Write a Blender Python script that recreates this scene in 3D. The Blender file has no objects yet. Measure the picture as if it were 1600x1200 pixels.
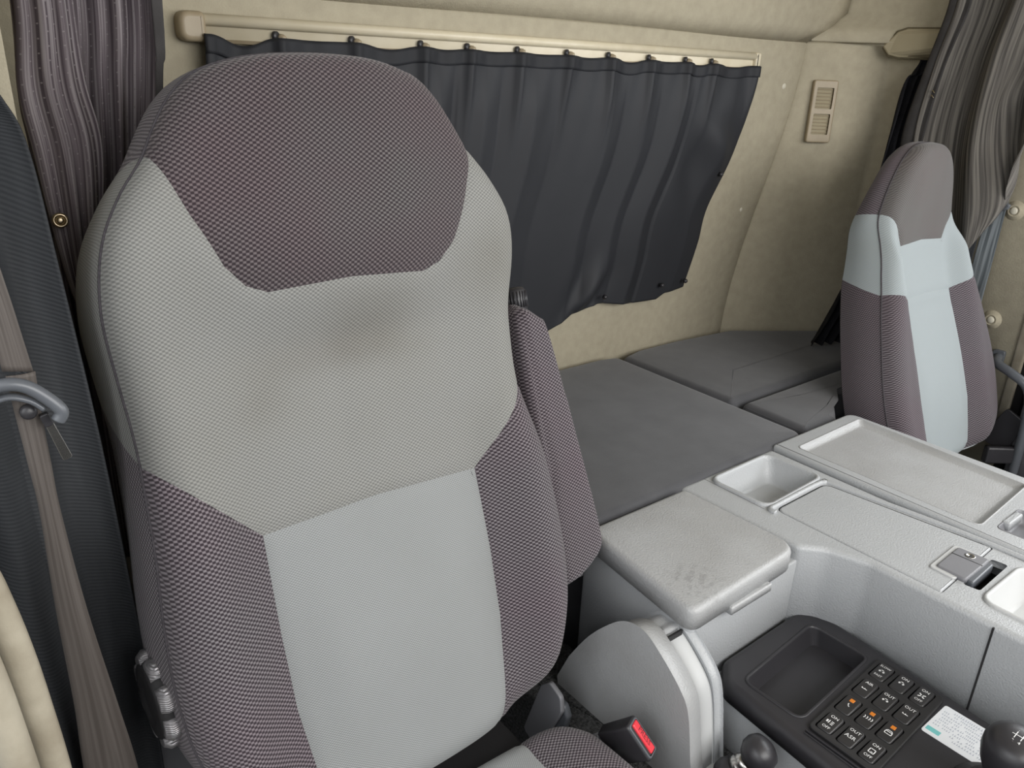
import bpy, bmesh, math, random
import numpy as np
from mathutils import Vector, Matrix
random.seed(7)
S = bpy.context.scene
COL = S.collection
PI = math.pi

# ------------------------------------------------------------------ camera
cam_d = bpy.data.cameras.new('camera'); cam = bpy.data.objects.new('camera', cam_d); COL.objects.link(cam)
cx = Vector((0.78724, -0.61550, 0.03760)); cy = Vector((0.20095, 0.31371, 0.92801)); cz = Vector((-0.58298, -0.72301, 0.37065))
M = Matrix((cx, cy, cz)).transposed()          # columns = camera axes in the world
M = Matrix(((cx.x, cx.y, cx.z), (cy.x, cy.y, cy.z), (cz.x, cz.y, cz.z)))
cam.matrix_world = Matrix(((cx[0], cy[0], cz[0], 0.0), (cx[1], cy[1], cz[1], 0.0), (cx[2], cy[2], cz[2], 1.4), (0, 0, 0, 1)))
cam_d.sensor_width = 36; cam_d.lens = 27.74; cam_d.clip_start = 0.02
S.camera = cam
# ------------------------------------------------------------------ daylight
W = bpy.data.worlds.new('sky'); S.world = W; W.use_nodes = True
bg = W.node_tree.nodes['Background']; bg.inputs[0].default_value = (0.97, 0.985, 1.0, 1); bg.inputs[1].default_value = 1.12
def area(name, loc, rot, sx, sy, power, color=(1, 1, 1)):
    l = bpy.data.lights.new(name, 'AREA'); l.shape = 'RECTANGLE'; l.size = sx; l.size_y = sy; l.energy = power; l.color = color
    o = bpy.data.objects.new(name, l); COL.objects.link(o); o.location = loc; o.rotation_euler = rot
    return o
area('windscreen_daylight', (1.25, -1.0, 1.65), (math.radians(78), 0, 0), 2.2, 0.9, 40, (1.0, 0.99, 0.97))
area('door_daylight', (-0.75, -0.1, 1.75), (0, math.radians(-62), 0), 1.0, 1.2, 9, (0.95, 0.98, 1.0))
area('passenger_window_daylight', (2.62, -0.05, 1.35), (0, math.radians(80), 0), 0.55, 1.1, 12, (0.93, 0.97, 1.0))
S.view_settings.view_transform = 'Standard'; S.view_settings.look = 'None'
S.view_settings.exposure = 0.0; S.view_settings.gamma = 1.0; S.view_settings.use_curve_mapping = False

# ------------------------------------------------------------------ materials
def nd(nt, t, **kw):
    n = nt.nodes.new(t)
    for k, v in kw.items(): setattr(n, k, v)
    return n
def srgb(r, g, b):
    f = lambda c: (c / 255 / 12.92) if c / 255 <= 0.04045 else ((c / 255 + 0.055) / 1.055) ** 2.4
    return (f(r), f(g), f(b), 1)
def base(name, rough=0.6, spec=0.5, metal=0.0):
    m = bpy.data.materials.new(name); m.use_nodes = True; nt = m.node_tree; b = nt.nodes['Principled BSDF']
    b.inputs['Roughness'].default_value = rough; b.inputs['Metallic'].default_value = metal
    b.inputs['Specular IOR Level'].default_value = spec
    return m, nt, b
def noise_mat(name, c1, c2, scale=8, rough=0.6, bscale=400, bump=0.15, bdist=0.001, spec=0.5, metal=0.0, detail=4, sheen=0.0, stain=None, coords='Object'):
    m, nt, b = base(name, rough, spec, metal)
    tc = nd(nt, 'ShaderNodeTexCoord')
    n = nd(nt, 'ShaderNodeTexNoise'); n.inputs['Scale'].default_value = scale; n.inputs['Detail'].default_value = detail
    nt.links.new(tc.outputs[coords], n.inputs['Vector'])
    r = nd(nt, 'ShaderNodeValToRGB'); r.color_ramp.elements[0].position = .3; r.color_ramp.elements[1].position = .7
    r.color_ramp.elements[0].color = c1; r.color_ramp.elements[1].color = c2
    nt.links.new(n.outputs['Fac'], r.inputs['Fac'])
    nt.links.new(r.outputs['Color'], b.inputs['Base Color'])
    if bump:
        n2 = nd(nt, 'ShaderNodeTexNoise'); n2.inputs['Scale'].default_value = bscale; n2.inputs['Detail'].default_value = 2
        nt.links.new(tc.outputs[coords], n2.inputs['Vector'])
        bp = nd(nt, 'ShaderNodeBump'); bp.inputs['Strength'].default_value = bump; bp.inputs['Distance'].default_value = bdist
        nt.links.new(n2.outputs['Fac'], bp.inputs['Height']); nt.links.new(bp.outputs['Normal'], b.inputs['Normal'])
    if sheen: b.inputs['Sheen Weight'].default_value = sheen
    return m
def math_n(nt, op, a, b=None, c=None):
    n = nd(nt, 'ShaderNodeMath', operation=op)
    for i, v in enumerate((a, b, c)):
        if v is None: continue
        if isinstance(v, (int, float)): n.inputs[i].default_value = v
        else: nt.links.new(v, n.inputs[i])
    return n.outputs[0]
def weave(name, dark, light, pu, pv, rot=0.0, sharp=4.0, tint=None, tint_amt=0.0, bump=0.5, bd=0.0008, rough=0.9, cover=0.0, wear=None):
    """staggered knit: light threads over a dark ground, in UV metres"""
    m, nt, b = base(name, rough, 0.25)
    tc = nd(nt, 'ShaderNodeTexCoord')
    mp = nd(nt, 'ShaderNodeMapping'); mp.inputs['Rotation'].default_value = (0, 0, rot); nt.links.new(tc.outputs['UV'], mp.inputs[0])
    sp = nd(nt, 'ShaderNodeSeparateXYZ'); nt.links.new(mp.outputs[0], sp.inputs[0])
    a = math_n(nt, 'SINE', math_n(nt, 'MULTIPLY', sp.outputs[0], 2 * PI / pu))
    c = math_n(nt, 'SINE', math_n(nt, 'MULTIPLY', sp.outputs[1], 2 * PI / pv))
    p = math_n(nt, 'MULTIPLY', a, c)
    f = math_n(nt, 'MULTIPLY_ADD', p, sharp * 0.5, 0.5 + cover); f.node.use_clamp = True
    mx = nd(nt, 'ShaderNodeMix', data_type='RGBA'); mx.inputs['A'].default_value = dark; mx.inputs['B'].default_value = light
    nt.links.new(f, mx.inputs['Factor'])
    out = mx.outputs['Result']
    if tint:
        n = nd(nt, 'ShaderNodeTexNoise'); n.inputs['Scale'].default_value = 5; n.inputs['Detail'].default_value = 3; nt.links.new(tc.outputs['UV'], n.inputs['Vector'])
        r = nd(nt, 'ShaderNodeMapRange'); r.inputs[1].default_value = .35; r.inputs[2].default_value = .65; r.inputs[4].default_value = tint_amt
        nt.links.new(n.outputs['Fac'], r.inputs[0])
        m2 = nd(nt, 'ShaderNodeMix', data_type='RGBA', blend_type='MULTIPLY'); m2.inputs['B'].default_value = tint
        nt.links.new(r.outputs[0], m2.inputs['Factor']); nt.links.new(out, m2.inputs['A']); out = m2.outputs['Result']
    if wear:                                    # a worn or soiled patch: (u, v, radius u, radius v, colour, amount)
        for (u0, v0, ru, rv, colr, amt) in wear:
            s2 = nd(nt, 'ShaderNodeSeparateXYZ'); nt.links.new(tc.outputs['UV'], s2.inputs[0])
            nn = nd(nt, 'ShaderNodeTexNoise'); nn.inputs['Scale'].default_value = 12; nt.links.new(tc.outputs['UV'], nn.inputs['Vector'])
            du = math_n(nt, 'DIVIDE', math_n(nt, 'SUBTRACT', s2.outputs[0], u0), ru)
            dv = math_n(nt, 'DIVIDE', math_n(nt, 'SUBTRACT', s2.outputs[1], v0), rv)
            d = math_n(nt, 'ADD', math_n(nt, 'MULTIPLY', du, du), math_n(nt, 'MULTIPLY', dv, dv))
            d = math_n(nt, 'ADD', d, math_n(nt, 'MULTIPLY_ADD', nn.outputs['Fac'], 1.2, -0.6))
            e = math_n(nt, 'MULTIPLY', math_n(nt, 'POWER', 2.718, math_n(nt, 'MULTIPLY', d, -1.0)), amt); 
            e = math_n(nt, 'MINIMUM', e, 0.95)
            m3 = nd(nt, 'ShaderNodeMix', data_type='RGBA', blend_type='MULTIPLY'); m3.inputs['B'].default_value = colr
            nt.links.new(e, m3.inputs['Factor']); nt.links.new(out, m3.inputs['A']); out = m3.outputs['Result']
    nt.links.new(out, b.inputs['Base Color'])
    bp = nd(nt, 'ShaderNodeBump'); bp.inputs['Strength'].default_value = bump; bp.inputs['Distance'].default_value = bd
    nt.links.new(p, bp.inputs['Height']); nt.links.new(bp.outputs['Normal'], b.inputs['Normal'])
    b.inputs['Sheen Weight'].default_value = 0.15
    return m
def stripes(name, cols, period, rough=0.9, bump=0.3, rib_v=0.0, dots=False, rib_only=False):
    """cloth with warp stripes running along V; rib_v adds fine cross ribs"""
    m, nt, b = base(name, rough, 0.3)
    tc = nd(nt, 'ShaderNodeTexCoord'); sp = nd(nt, 'ShaderNodeSeparateXYZ'); nt.links.new(tc.outputs['UV'], sp.inputs[0])
    cb = nd(nt, 'ShaderNodeCombineXYZ'); nt.links.new(math_n(nt, 'MULTIPLY', sp.outputs[0], 1 / period), cb.inputs[0])
    nt.links.new(math_n(nt, 'MULTIPLY', sp.outputs[1], 3.0), cb.inputs[1])
    n = nd(nt, 'ShaderNodeTexNoise'); n.inputs['Scale'].default_value = 1.0; n.inputs['Detail'].default_value = 3; nt.links.new(cb.outputs[0], n.inputs['Vector'])
    r = nd(nt, 'ShaderNodeValToRGB'); els = r.color_ramp.elements
    els[0].position = .38; els[0].color = cols[0]; els[1].position = .62; els[1].color = cols[2]
    e = els.new(.5); e.color = cols[1]
    nt.links.new(n.outputs['Fac'], r.inputs['Fac']); out = r.outputs['Color']; h = n.outputs['Fac']
    if dots:
        a = math_n(nt, 'SINE', math_n(nt, 'MULTIPLY', sp.outputs[0], 2 * PI / 0.028)); c = math_n(nt, 'SINE', math_n(nt, 'MULTIPLY', sp.outputs[1], 2 * PI / 0.016))
        k = math_n(nt, 'GREATER_THAN', math_n(nt, 'MULTIPLY', a, c), 0.93)
        mx = nd(nt, 'ShaderNodeMix', data_type='RGBA'); mx.inputs['B'].default_value = cols[3]; nt.links.new(out, mx.inputs['A']); nt.links.new(k, mx.inputs['Factor']); out = mx.outputs['Result']
    nt.links.new(out, b.inputs['Base Color'])
    if rib_v:
        h = math_n(nt, 'SINE', math_n(nt, 'MULTIPLY', math_n(nt, 'MULTIPLY_ADD', sp.outputs[0], 0.35, sp.outputs[1]), 2 * PI / rib_v))
    bp = nd(nt, 'ShaderNodeBump'); bp.inputs['Strength'].default_value = bump; bp.inputs['Distance'].default_value = 0.0006
    nt.links.new(h, bp.inputs['Height']); nt.links.new(bp.outputs['Normal'], b.inputs['Normal'])
    return m
G = lambda v: (v, v, v, 1)
MT = {}
MT['mesh_dark'] = weave('dark_purple_mesh_fabric', srgb(50, 43, 48), srgb(124, 119, 122), .0076, .0056, 0.0, 2.6, (1.0, 0.89, 0.94, 1), 0.8, 0.6, cover=-0.14)
MT['mesh_head'] = weave('worn_headrest_mesh_fabric', srgb(50, 42, 46), srgb(106, 99, 100), .0076, .0056, 0.0, 2.6, (1.0, 0.86, 0.90, 1), 0.8, 0.6, cover=-0.14, wear=[(.03, .76, .10, .07, (1.0, 1.14, 1.08, 1), .95), (-.02, .87, .14, .05, (.86, .86, .84, 1), .5)])
MT['mesh_dark_p'] = weave('dark_purple_mesh_fabric_fine', srgb(58, 52, 56), srgb(116, 110, 114), .0080, .0058, 0.0, 1.6, (1.0, 0.90, 0.94, 1), 0.8, 0.3, cover=-0.1)
MT['mesh_head_p'] = weave('grey_headrest_fabric', srgb(76, 73, 72), srgb(104, 102, 100), .0070, .0050, 0.0, 1.6, (1.0, 0.90, 0.91, 1), 0.8, 0.2, cover=0)
MT['knit_light'] = weave('light_grey_knit_fabric', srgb(108, 108, 106), srgb(146, 146, 143), .0066, .0048, 0.0, 1.6, (0.94, 0.93, 0.90, 1), 0.8, 0.3,
                         wear=[(-.02, .575, .10, .025, (.70, .66, .62, 1), .6), (.03, .61, .06, .04, (.74, .71, .67, 1), .5), (-.13, .53, .04, .03, (.82, .80, .77, 1), .5), (.22, .66, .05, .05, (.84, .82, .78, 1), .6)])
MT['knit_centre'] = weave('pale_grey_seat_fabric', srgb(122, 124, 124), srgb(152, 154, 154), .0046, .0034, 0.0, 1.6, (0.95, 0.95, 0.94, 1), 0.8, 0.25)
MT['knit_pale'] = weave('clean_pale_grey_knit', srgb(138, 145, 147), srgb(160, 167, 169), .0060, .0044, 0.0, 1.4, None, 0, 0.15)
MT['seam'] = noise_mat('dark_stitching', srgb(60, 56, 60), srgb(80, 76, 80), 300, .9, bump=0)
MT['piping'] = noise_mat('light_grey_piping', srgb(170, 176, 178), srgb(190, 194, 196), 100, .6, bump=0)
MT['felt'] = noise_mat('beige_felt_lining', srgb(163, 155, 136), srgb(172, 164, 144), 40, .95, 300, .5, .0013, .15)
MT['felt_dark'] = noise_mat('beige_flap_vinyl', srgb(150, 140, 116), srgb(160, 150, 126), 7, .7, 260, .1, .001, .2)
MT['groove'] = noise_mat('dark_joint_felt', srgb(88, 80, 62), srgb(98, 90, 70), 40, .95, bump=0)
MT['plug'] = noise_mat('cream_plastic', srgb(200, 195, 178), srgb(206, 200, 184), 20, .5, bump=0)
MT['rail'] = noise_mat('cream_rail_plastic', srgb(205, 194, 168), srgb(212, 202, 178), 30, .38, bump=0)
MT['rail_dark'] = noise_mat('taupe_rail_plastic', srgb(150, 136, 112), srgb(160, 146, 122), 30, .45, bump=0)
MT['plastic'] = noise_mat('grey_grained_plastic', srgb(171, 173, 175), srgb(177, 179, 181), 5, .36, 330, .6, .0013, .5)
MT['plastic_soil'] = noise_mat('grey_scuffed_plastic', srgb(164, 164, 164), srgb(175, 176, 177), 9, .36, 330, .6, .0013, .5)
MT['plastic_smooth'] = noise_mat('pale_grey_smooth_plastic', srgb(186, 187, 187), srgb(191, 192, 192), 5, .45, 500, .1, .0005, .5)
MT['plastic_mid'] = noise_mat('mid_grey_plastic', srgb(118, 118, 122), srgb(126, 126, 130), 9, .45, 500, .25, .0006)
MT['black'] = noise_mat('black_satin_plastic', srgb(44, 43, 46), srgb(50, 49, 52), 9, .36, 600, .12, .0005)
MT['black_matt'] = noise_mat('black_matt_plastic', srgb(34, 33, 34), srgb(40, 39, 40), 9, .55, 600, .12, .0005)
MT['button'] = noise_mat('black_button_plastic', srgb(46, 45, 46), srgb(52, 51, 52), 9, .32, bump=0)
MT['white'] = noise_mat('white_print', srgb(225, 225, 225), srgb(232, 232, 232), 9, .6, bump=0)
MT['orange'] = noise_mat('orange_lens', srgb(205, 120, 40), srgb(215, 128, 46), 9, .4, bump=0)
MT['sticker'] = noise_mat('white_sticker', srgb(228, 231, 236), srgb(233, 236, 240), 9, .5, bump=0)
MT['ink'] = noise_mat('grey_blue_ink', srgb(150, 160, 180), srgb(160, 168, 186), 9, .6, bump=0)
MT['teal'] = noise_mat('teal_ink', srgb(120, 195, 195), srgb(125, 200, 200), 9, .6, bump=0)
MT['red'] = noise_mat('red_button_plastic', srgb(222, 60, 70), srgb(226, 66, 76), 9, .25, bump=0)
MT['red_dark'] = noise_mat('dark_red_print', srgb(120, 30, 40), srgb(122, 32, 42), 9, .5, bump=0)
MT['mattress'] = noise_mat('charcoal_mattress_fabric', srgb(72, 72, 75), srgb(82, 82, 85), 14, .92, 900, .35, .0008, .2, sheen=.25)
MT['carpet'] = noise_mat('charcoal_carpet', srgb(44, 45, 46), srgb(98, 98, 98), 230, 1.0, 600, 1.0, .004, .1, detail=6)
MT['navy'] = noise_mat('navy_black_curtain_cloth', srgb(37, 38, 42), srgb(42, 43, 47), 5, .62, 700, .08, .0004, .35)
MT['navy_hem'] = noise_mat('navy_black_hem', srgb(34, 35, 39), srgb(38, 39, 43), 5, .65, 700, .08, .0004, .3)
MT['stripe_l'] = stripes('purple_grey_striped_cloth', [srgb(70, 62, 67), srgb(98, 90, 94), srgb(132, 126, 128), srgb(118, 112, 114)], .0045, dots=True)
MT['stripe_r'] = stripes('grey_wavy_striped_cloth', [srgb(66, 63, 60), srgb(92, 88, 84), srgb(112, 108, 102), srgb(120, 114, 106)], .012)
MT['rib'] = stripes('black_ribbed_cloth', [srgb(44, 46, 49), srgb(50, 52, 55), srgb(56, 58, 61)], .05, rough=.7, bump=.28, rib_v=.0048)
MT['blackcloth'] = noise_mat('black_crinkled_cloth', srgb(24, 24, 27), srgb(32, 32, 36), 30, .9, 160, .6, .003, .15)
MT['greycloth'] = noise_mat('dark_grey_hem_cloth', srgb(58, 56, 56), srgb(68, 66, 66), 30, .9, 500, .3, .001, .15)
MT['webbing'] = stripes('taupe_seat_belt_webbing', [srgb(78, 72, 68), srgb(86, 80, 76), srgb(94, 88, 84)], .006, rough=.55, bump=.4)
MT['webbing_g'] = stripes('slate_seat_belt_webbing', [srgb(78, 84, 88), srgb(108, 114, 118), srgb(140, 146, 150)], .010, rough=.6, bump=.4)
MT['metal'] = noise_mat('bright_metal', srgb(190, 188, 184), srgb(200, 198, 194), 40, .25, bump=0, metal=1.0)
MT['brass'] = noise_mat('aged_nickel', srgb(170, 155, 130), srgb(180, 166, 140), 40, .3, bump=0, metal=1.0)
MT['chrome_rib'] = noise_mat('satin_grip_metal', srgb(150, 148, 150), srgb(190, 186, 188), 60, .35, bump=0, metal=.7)
_m = MT['chrome_rib']; _nt = _m.node_tree; _tc = nd(_nt, 'ShaderNodeTexCoord'); _w = nd(_nt, 'ShaderNodeTexWave'); _w.bands_direction = 'Z'; _w.inputs['Scale'].default_value = 130
_nt.links.new(_tc.outputs['Object'], _w.inputs[0]); _b = nd(_nt, 'ShaderNodeBump'); _b.inputs['Strength'].default_value = .8; _b.inputs['Distance'].default_value = .0008
_nt.links.new(_w.outputs['Fac'], _b.inputs['Height']); _nt.links.new(_b.outputs['Normal'], _nt.nodes['Principled BSDF'].inputs['Normal'])
# the bin lid: the same plastic with a dark scuff near its front corner
_m = MT['plastic_soil'].copy(); _m.name = 'scuffed_lid_plastic'; MT['plastic_lid'] = _m; _nt = _m.node_tree; _p = _nt.nodes['Principled BSDF']
_src = _p.inputs['Base Color'].links[0].from_socket; _tc = nd(_nt, 'ShaderNodeTexCoord')
_d = nd(_nt, 'ShaderNodeVectorMath', operation='DISTANCE'); _nt.links.new(_tc.outputs['Object'], _d.inputs[0]); _d.inputs[1].default_value = (-.405, .125, .592)
_n = nd(_nt, 'ShaderNodeTexNoise'); _n.inputs['Scale'].default_value = 90; _n.inputs['Detail'].default_value = 5; _nt.links.new(_tc.outputs['Object'], _n.inputs['Vector'])
_r = nd(_nt, 'ShaderNodeMapRange'); _r.inputs[1].default_value = .06; _r.inputs[2].default_value = .0; _nt.links.new(_d.outputs['Value'], _r.inputs[0])
_k = math_n(_nt, 'MULTIPLY', _r.outputs[0], math_n(_nt, 'MULTIPLY', math_n(_nt, 'MAXIMUM', math_n(_nt, 'SUBTRACT', _n.outputs['Fac'], .50), 0.0), 4.0)); _k = math_n(_nt, 'MINIMUM', _k, .22)
_x = nd(_nt, 'ShaderNodeMix', data_type='RGBA'); _x.inputs['B'].default_value = srgb(86, 84, 84); _nt.links.new(_src, _x.inputs['A']); _nt.links.new(_k, _x.inputs['Factor']); _nt.links.new(_x.outputs['Result'], _p.inputs['Base Color'])
MT['slate'] = noise_mat('slate_grey_plastic', srgb(84, 87, 92), srgb(92, 95, 100), 12, .32, bump=0)
MT['trim'] = noise_mat('cream_weatherstrip', srgb(140, 130, 112), srgb(186, 178, 160), 14, .5, 300, .2, .001)
MT['asphalt'] = noise_mat('grey_asphalt', srgb(110, 110, 108), srgb(125, 125, 122), 4, .95, 60, .4, .01)

# ------------------------------------------------------------------ object helpers
ROOT = {}
def tag(o, label=None, cat=None, group=None, kind=None):
    if label: o['label'] = label
    if cat: o['category'] = cat
    if group: o['group'] = group
    if kind: o['kind'] = kind
    return o
def thing(name, label, cat, loc=(0, 0, 0), group=None):
    o = bpy.data.objects.new(name, None); COL.objects.link(o); o.location = loc; o.empty_display_size = .05
    ROOT[o.name] = Vector(loc)
    return tag(o, label, cat, group)
def mk(name, V, F, mat, parent=None, smooth=True, uv=None, flat=(), label=None, origin=None):
    off = ROOT.get(parent.name, Vector()) if parent else (Vector(origin) if origin else Vector())
    me = bpy.data.meshes.new(name)
    me.from_pydata([tuple(Vector(v) - off) for v in V], [], [tuple(f) for f in F])
    me.materials.append(MT[mat])
    if smooth:
        fl = set(flat)
        for i, p in enumerate(me.polygons): p.use_smooth = i not in fl
    if uv is not None:
        ul = me.uv_layers.new(name='UVMap')
        for l in me.loops: ul.data[l.index].uv = uv[l.vertex_index]
    me.validate(); me.update()
    o = bpy.data.objects.new(name, me); COL.objects.link(o)
    if parent:
        o.parent = parent; ROOT[o.name] = off
    else:
        o.location = off; ROOT[o.name] = off
    if label: o['label'] = label
    return o
def orient(V, F):
    bm = bmesh.new(); vs = [bm.verts.new(v) for v in V]
    for f in F:
        try: bm.faces.new([vs[i] for i in f])
        except ValueError: pass
    bmesh.ops.recalc_face_normals(bm, faces=bm.faces); bm.verts.index_update()
    V2 = [v.co.copy() for v in bm.verts]; F2 = [[v.index for v in f.verts] for f in bm.faces]; bm.free()
    return V2, F2
def roundpoly(pts, r, n=5):
    """pts CCW 2D; r scalar or list; returns the polygon with rounded corners"""
    out = []; N = len(pts)
    rr = r if isinstance(r, (list, tuple)) else [r] * N
    for i in range(N):
        p = Vector(pts[i]); a = Vector(pts[i - 1]) - p; b = Vector(pts[(i + 1) % N]) - p
        la, lb = a.length, b.length; a.normalize(); b.normalize()
        ang = a.angle(b); t = min(rr[i] / max(math.tan(ang / 2), 1e-4), la * .49, lb * .49)
        s = p + a * t; e = p + b * t
        for k in range(n + 1):
            u = k / n
            out.append((s * (1 - u) ** 2 + p * 2 * u * (1 - u) + e * u ** 2))
    return out
def offs(poly, d):
    out = []; N = len(poly)
    for i in range(N):
        a = Vector(poly[i - 1]); p = Vector(poly[i]); b = Vector(poly[(i + 1) % N])
        e1 = (p - a); e2 = (b - p)
        if e1.length < 1e-7: e1 = e2
        if e2.length < 1e-7: e2 = e1
        e1 = e1.normalized(); e2 = e2.normalized()
        n = Vector((-e1.y - e2.y, e1.x + e2.x)); L = n.length
        n = n / L if L > 1e-6 else Vector((-e1.y, e1.x))
        k = max(n.dot(Vector((-e1.y, e1.x))), .5)
        out.append(p + n * d / k)
    return out
def slab(name, pts, z0, z1, mat, parent=None, rc=.01, rt=.006, nr=4, holes=(), frame=None, flare=0.0, crown=0.0, smooth=True, origin=None, nc=5, rb=0.0):
    """rounded prism; holes = list of 2D polygons cut in its top; frame maps (x,y,z)->world"""
    fr = frame or (lambda x, y, z: (x, y, z))
    P = roundpoly(pts, rc, nc) if (isinstance(rc, (list, tuple)) or rc > 0) else [Vector(p) for p in pts]
    n = len(P); V = []; F = []
    rings = []
    rings.append((offs(P, -flare), z0))
    rings.append((P, z1 - rt))
    for k in range(1, nr + 1):
        a = PI / 2 * k / nr
        rings.append((offs(P, rt * (1 - math.cos(a))), z1 - rt + rt * math.sin(a)))
    if crown and not holes:
        cen = sum((Vector(p) for p in P), Vector((0, 0))) / n; last = rings[-1][0]
        for q, h in ((.10, .35), (.28, .75), (.50, 1.0)):
            rings.append(([Vector(p).lerp(cen, q) for p in last], z1 + crown * h))
    for ring, z in rings: V += [fr(p[0], p[1], z) for p in ring]
    for r in range(len(rings) - 1):
        for i in range(n):
            j = (i + 1) % n; F.append((r * n + i, r * n + j, (r + 1) * n + j, (r + 1) * n + i))
    F.append(tuple(range(n - 1, -1, -1)))
    top = [(len(rings) - 1) * n + i for i in range(n)]
    flat = [len(F) - 1]
    if not holes:
        F.append(tuple(top)); flat.append(len(F) - 1)
    else:
        bm = bmesh.new(); zt = rings[-1][1]
        vs = []; idx = {}
        for i, q in enumerate(rings[-1][0]): v = bm.verts.new((q[0], q[1], 0)); vs.append(v); idx[v] = top[i]
        es = [bm.edges.new((vs[i], vs[(i + 1) % n])) for i in range(n)]
        for h in holes:
            hv = []
            for q in h:
                v = bm.verts.new((q[0], q[1], 0)); hv.append(v); idx[v] = len(V); V.append(fr(q[0], q[1], zt))
            m = len(hv); es += [bm.edges.new((hv[i], hv[(i + 1) % m])) for i in range(m)]
            b0 = idx[hv[0]]; d0 = len(V)
            for q in h: V.append(fr(q[0], q[1], zt - .012))
            for i in range(m): j = (i + 1) % m; F.append((b0 + i, d0 + i, d0 + j, b0 + j))
        bmesh.ops.triangle_fill(bm, edges=es, use_beauty=True)
        for f in bm.faces:
            ids = [idx[v] for v in f.verts]
            a, b, c = [v.co for v in f.verts]
            if (b - a).cross(c - a).z < 0: ids.reverse()
            F.append(tuple(ids)); flat.append(len(F) - 1)
        bm.free()
    return mk(name, V, F, mat, parent, smooth=smooth, flat=flat, origin=origin)
def tray(name, top, bottom, z, depth, mat, parent, rc=.015, rim=.006, h=.0025, nc=5, frame=None, rcb=None):
    """recessed tray: raised lip, sloping walls with a filleted foot, flat floor"""
    fr = frame or (lambda x, y, z: (x, y, z))
    T = roundpoly(top, rc, nc); B = roundpoly(bottom, rcb if rcb is not None else rc, nc); n = len(T)
    mixp = lambda u: [Vector(a) * (1 - u) + Vector(b) * u for a, b in zip(T, B)]
    rings = [(offs(T, -rim), z - .003), (offs(T, -rim), z + h * .6), (offs(T, -rim * .7), z + h), (offs(T, -rim * .3), z + h), (T, z + h * .4), (mixp(.05), z - .003),
             (mixp(.85), z - depth * .88), (mixp(.95), z - depth * .97), (offs(B, .003), z - depth)]
    V = []; F = []
    for r, zz in rings: V += [fr(p[0], p[1], zz) for p in r]
    for r in range(len(rings) - 1):
        for i in range(n): j = (i + 1) % n; F.append((r * n + i, r * n + j, (r + 1) * n + j, (r + 1) * n + i))
    F.append(tuple((len(rings) - 1) * n + i for i in range(n)))
    return mk(name, V, F, mat, parent, flat=[len(F) - 1])
def sm(x, a, b):
    t = min(max((x - a) / (b - a), 0), 1); return t * t * (3 - 2 * t)
def catmull(pts, n):
    P = [Vector(p) for p in pts]; out = []
    for i in range(len(P) - 1):
        p0 = P[max(i - 1, 0)]; p1 = P[i]; p2 = P[i + 1]; p3 = P[min(i + 2, len(P) - 1)]
        for k in range(n):
            t = k / n
            out.append(.5 * ((2 * p1) + (p2 - p0) * t + (2 * p0 - 5 * p1 + 4 * p2 - p3) * t * t + (3 * p1 - p0 - 3 * p2 + p3) * t ** 3))
    out.append(P[-1]); return out
def tube(name, pts, r, mat, parent=None, n=8, closed=False, flat=1.0, up=None, origin=None, raw=False):
    P = [Vector(p) for p in pts]; V = []; F = []; N = len(P)
    R = r if isinstance(r, (list, tuple)) else [r] * N
    prev = None
    for i in range(N):
        d = (P[(i + 1) % N] - P[i - 1]) if closed else (P[min(i + 1, N - 1)] - P[max(i - 1, 0)])
        d.normalize()
        u = Vector(up) if up else (prev if prev else (Vector((0, 0, 1)) if abs(d.z) < .9 else Vector((1, 0, 0))))
        s = d.cross(u).normalized(); u = s.cross(d).normalized(); prev = u
        for k in range(n):
            a = 2 * PI * k / n; V.append(P[i] + s * math.cos(a) * R[i] + u * math.sin(a) * R[i] * flat)
    for i in range(N if closed else N - 1):
        for k in range(n):
            a = i * n + k; b = i * n + (k + 1) % n; c = ((i + 1) % N) * n + (k + 1) % n; d = ((i + 1) % N) * n + k; F.append((a, b, c, d))
    if not closed: F.append(tuple(range(n - 1, -1, -1))); F.append(tuple((N - 1) * n + k for k in range(n)))
    if raw: return V, F
    return mk(name, V, F, mat, parent, origin=origin)
def lathe(name, prof, mat, parent=None, c=(0, 0, 0), axis=(0, 0, 1), n=24, origin=None, raw=False):
    A = Vector(axis).normalized(); U = A.orthogonal().normalized(); W_ = A.cross(U); c = Vector(c); V = []; F = []
    for (r, h) in prof:
        for k in range(n):
            a = 2 * PI * k / n; V.append(c + A * h + (U * math.cos(a) + W_ * math.sin(a)) * max(r, 1e-5))
    for i in range(len(prof) - 1):
        for k in range(n):
            j = (k + 1) % n; F.append((i * n + k, i * n + j, (i + 1) * n + j, (i + 1) * n + k))
    F.append(tuple(range(n - 1, -1, -1))); F.append(tuple((len(prof) - 1) * n + k for k in range(n)))
    if raw: return V, F
    return mk(name, V, F, mat, parent, origin=origin)
def frame_of(o, X, Y):
    o = Vector(o); X = Vector(X).normalized(); Y = Vector(Y); Y = (Y - X * Y.dot(X)).normalized(); Z = X.cross(Y)
    return lambda x, y, z: o + X * x + Y * y + Z * z
def box(name, o, X, Y, sx, sy, sz, mat, parent=None, r=.003, origin=None, rc=None):
    """rounded box centred at o; X, Y its axes"""
    fr = frame_of(o, X, Y); h = [(-sx / 2, -sy / 2), (sx / 2, -sy / 2), (sx / 2, sy / 2), (-sx / 2, sy / 2)]
    return slab(name, h, -sz / 2, sz / 2, mat, parent, rc=r if rc is None else rc, rt=min(r, sz * .45), nr=3, frame=fr, nc=3, origin=origin)
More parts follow.
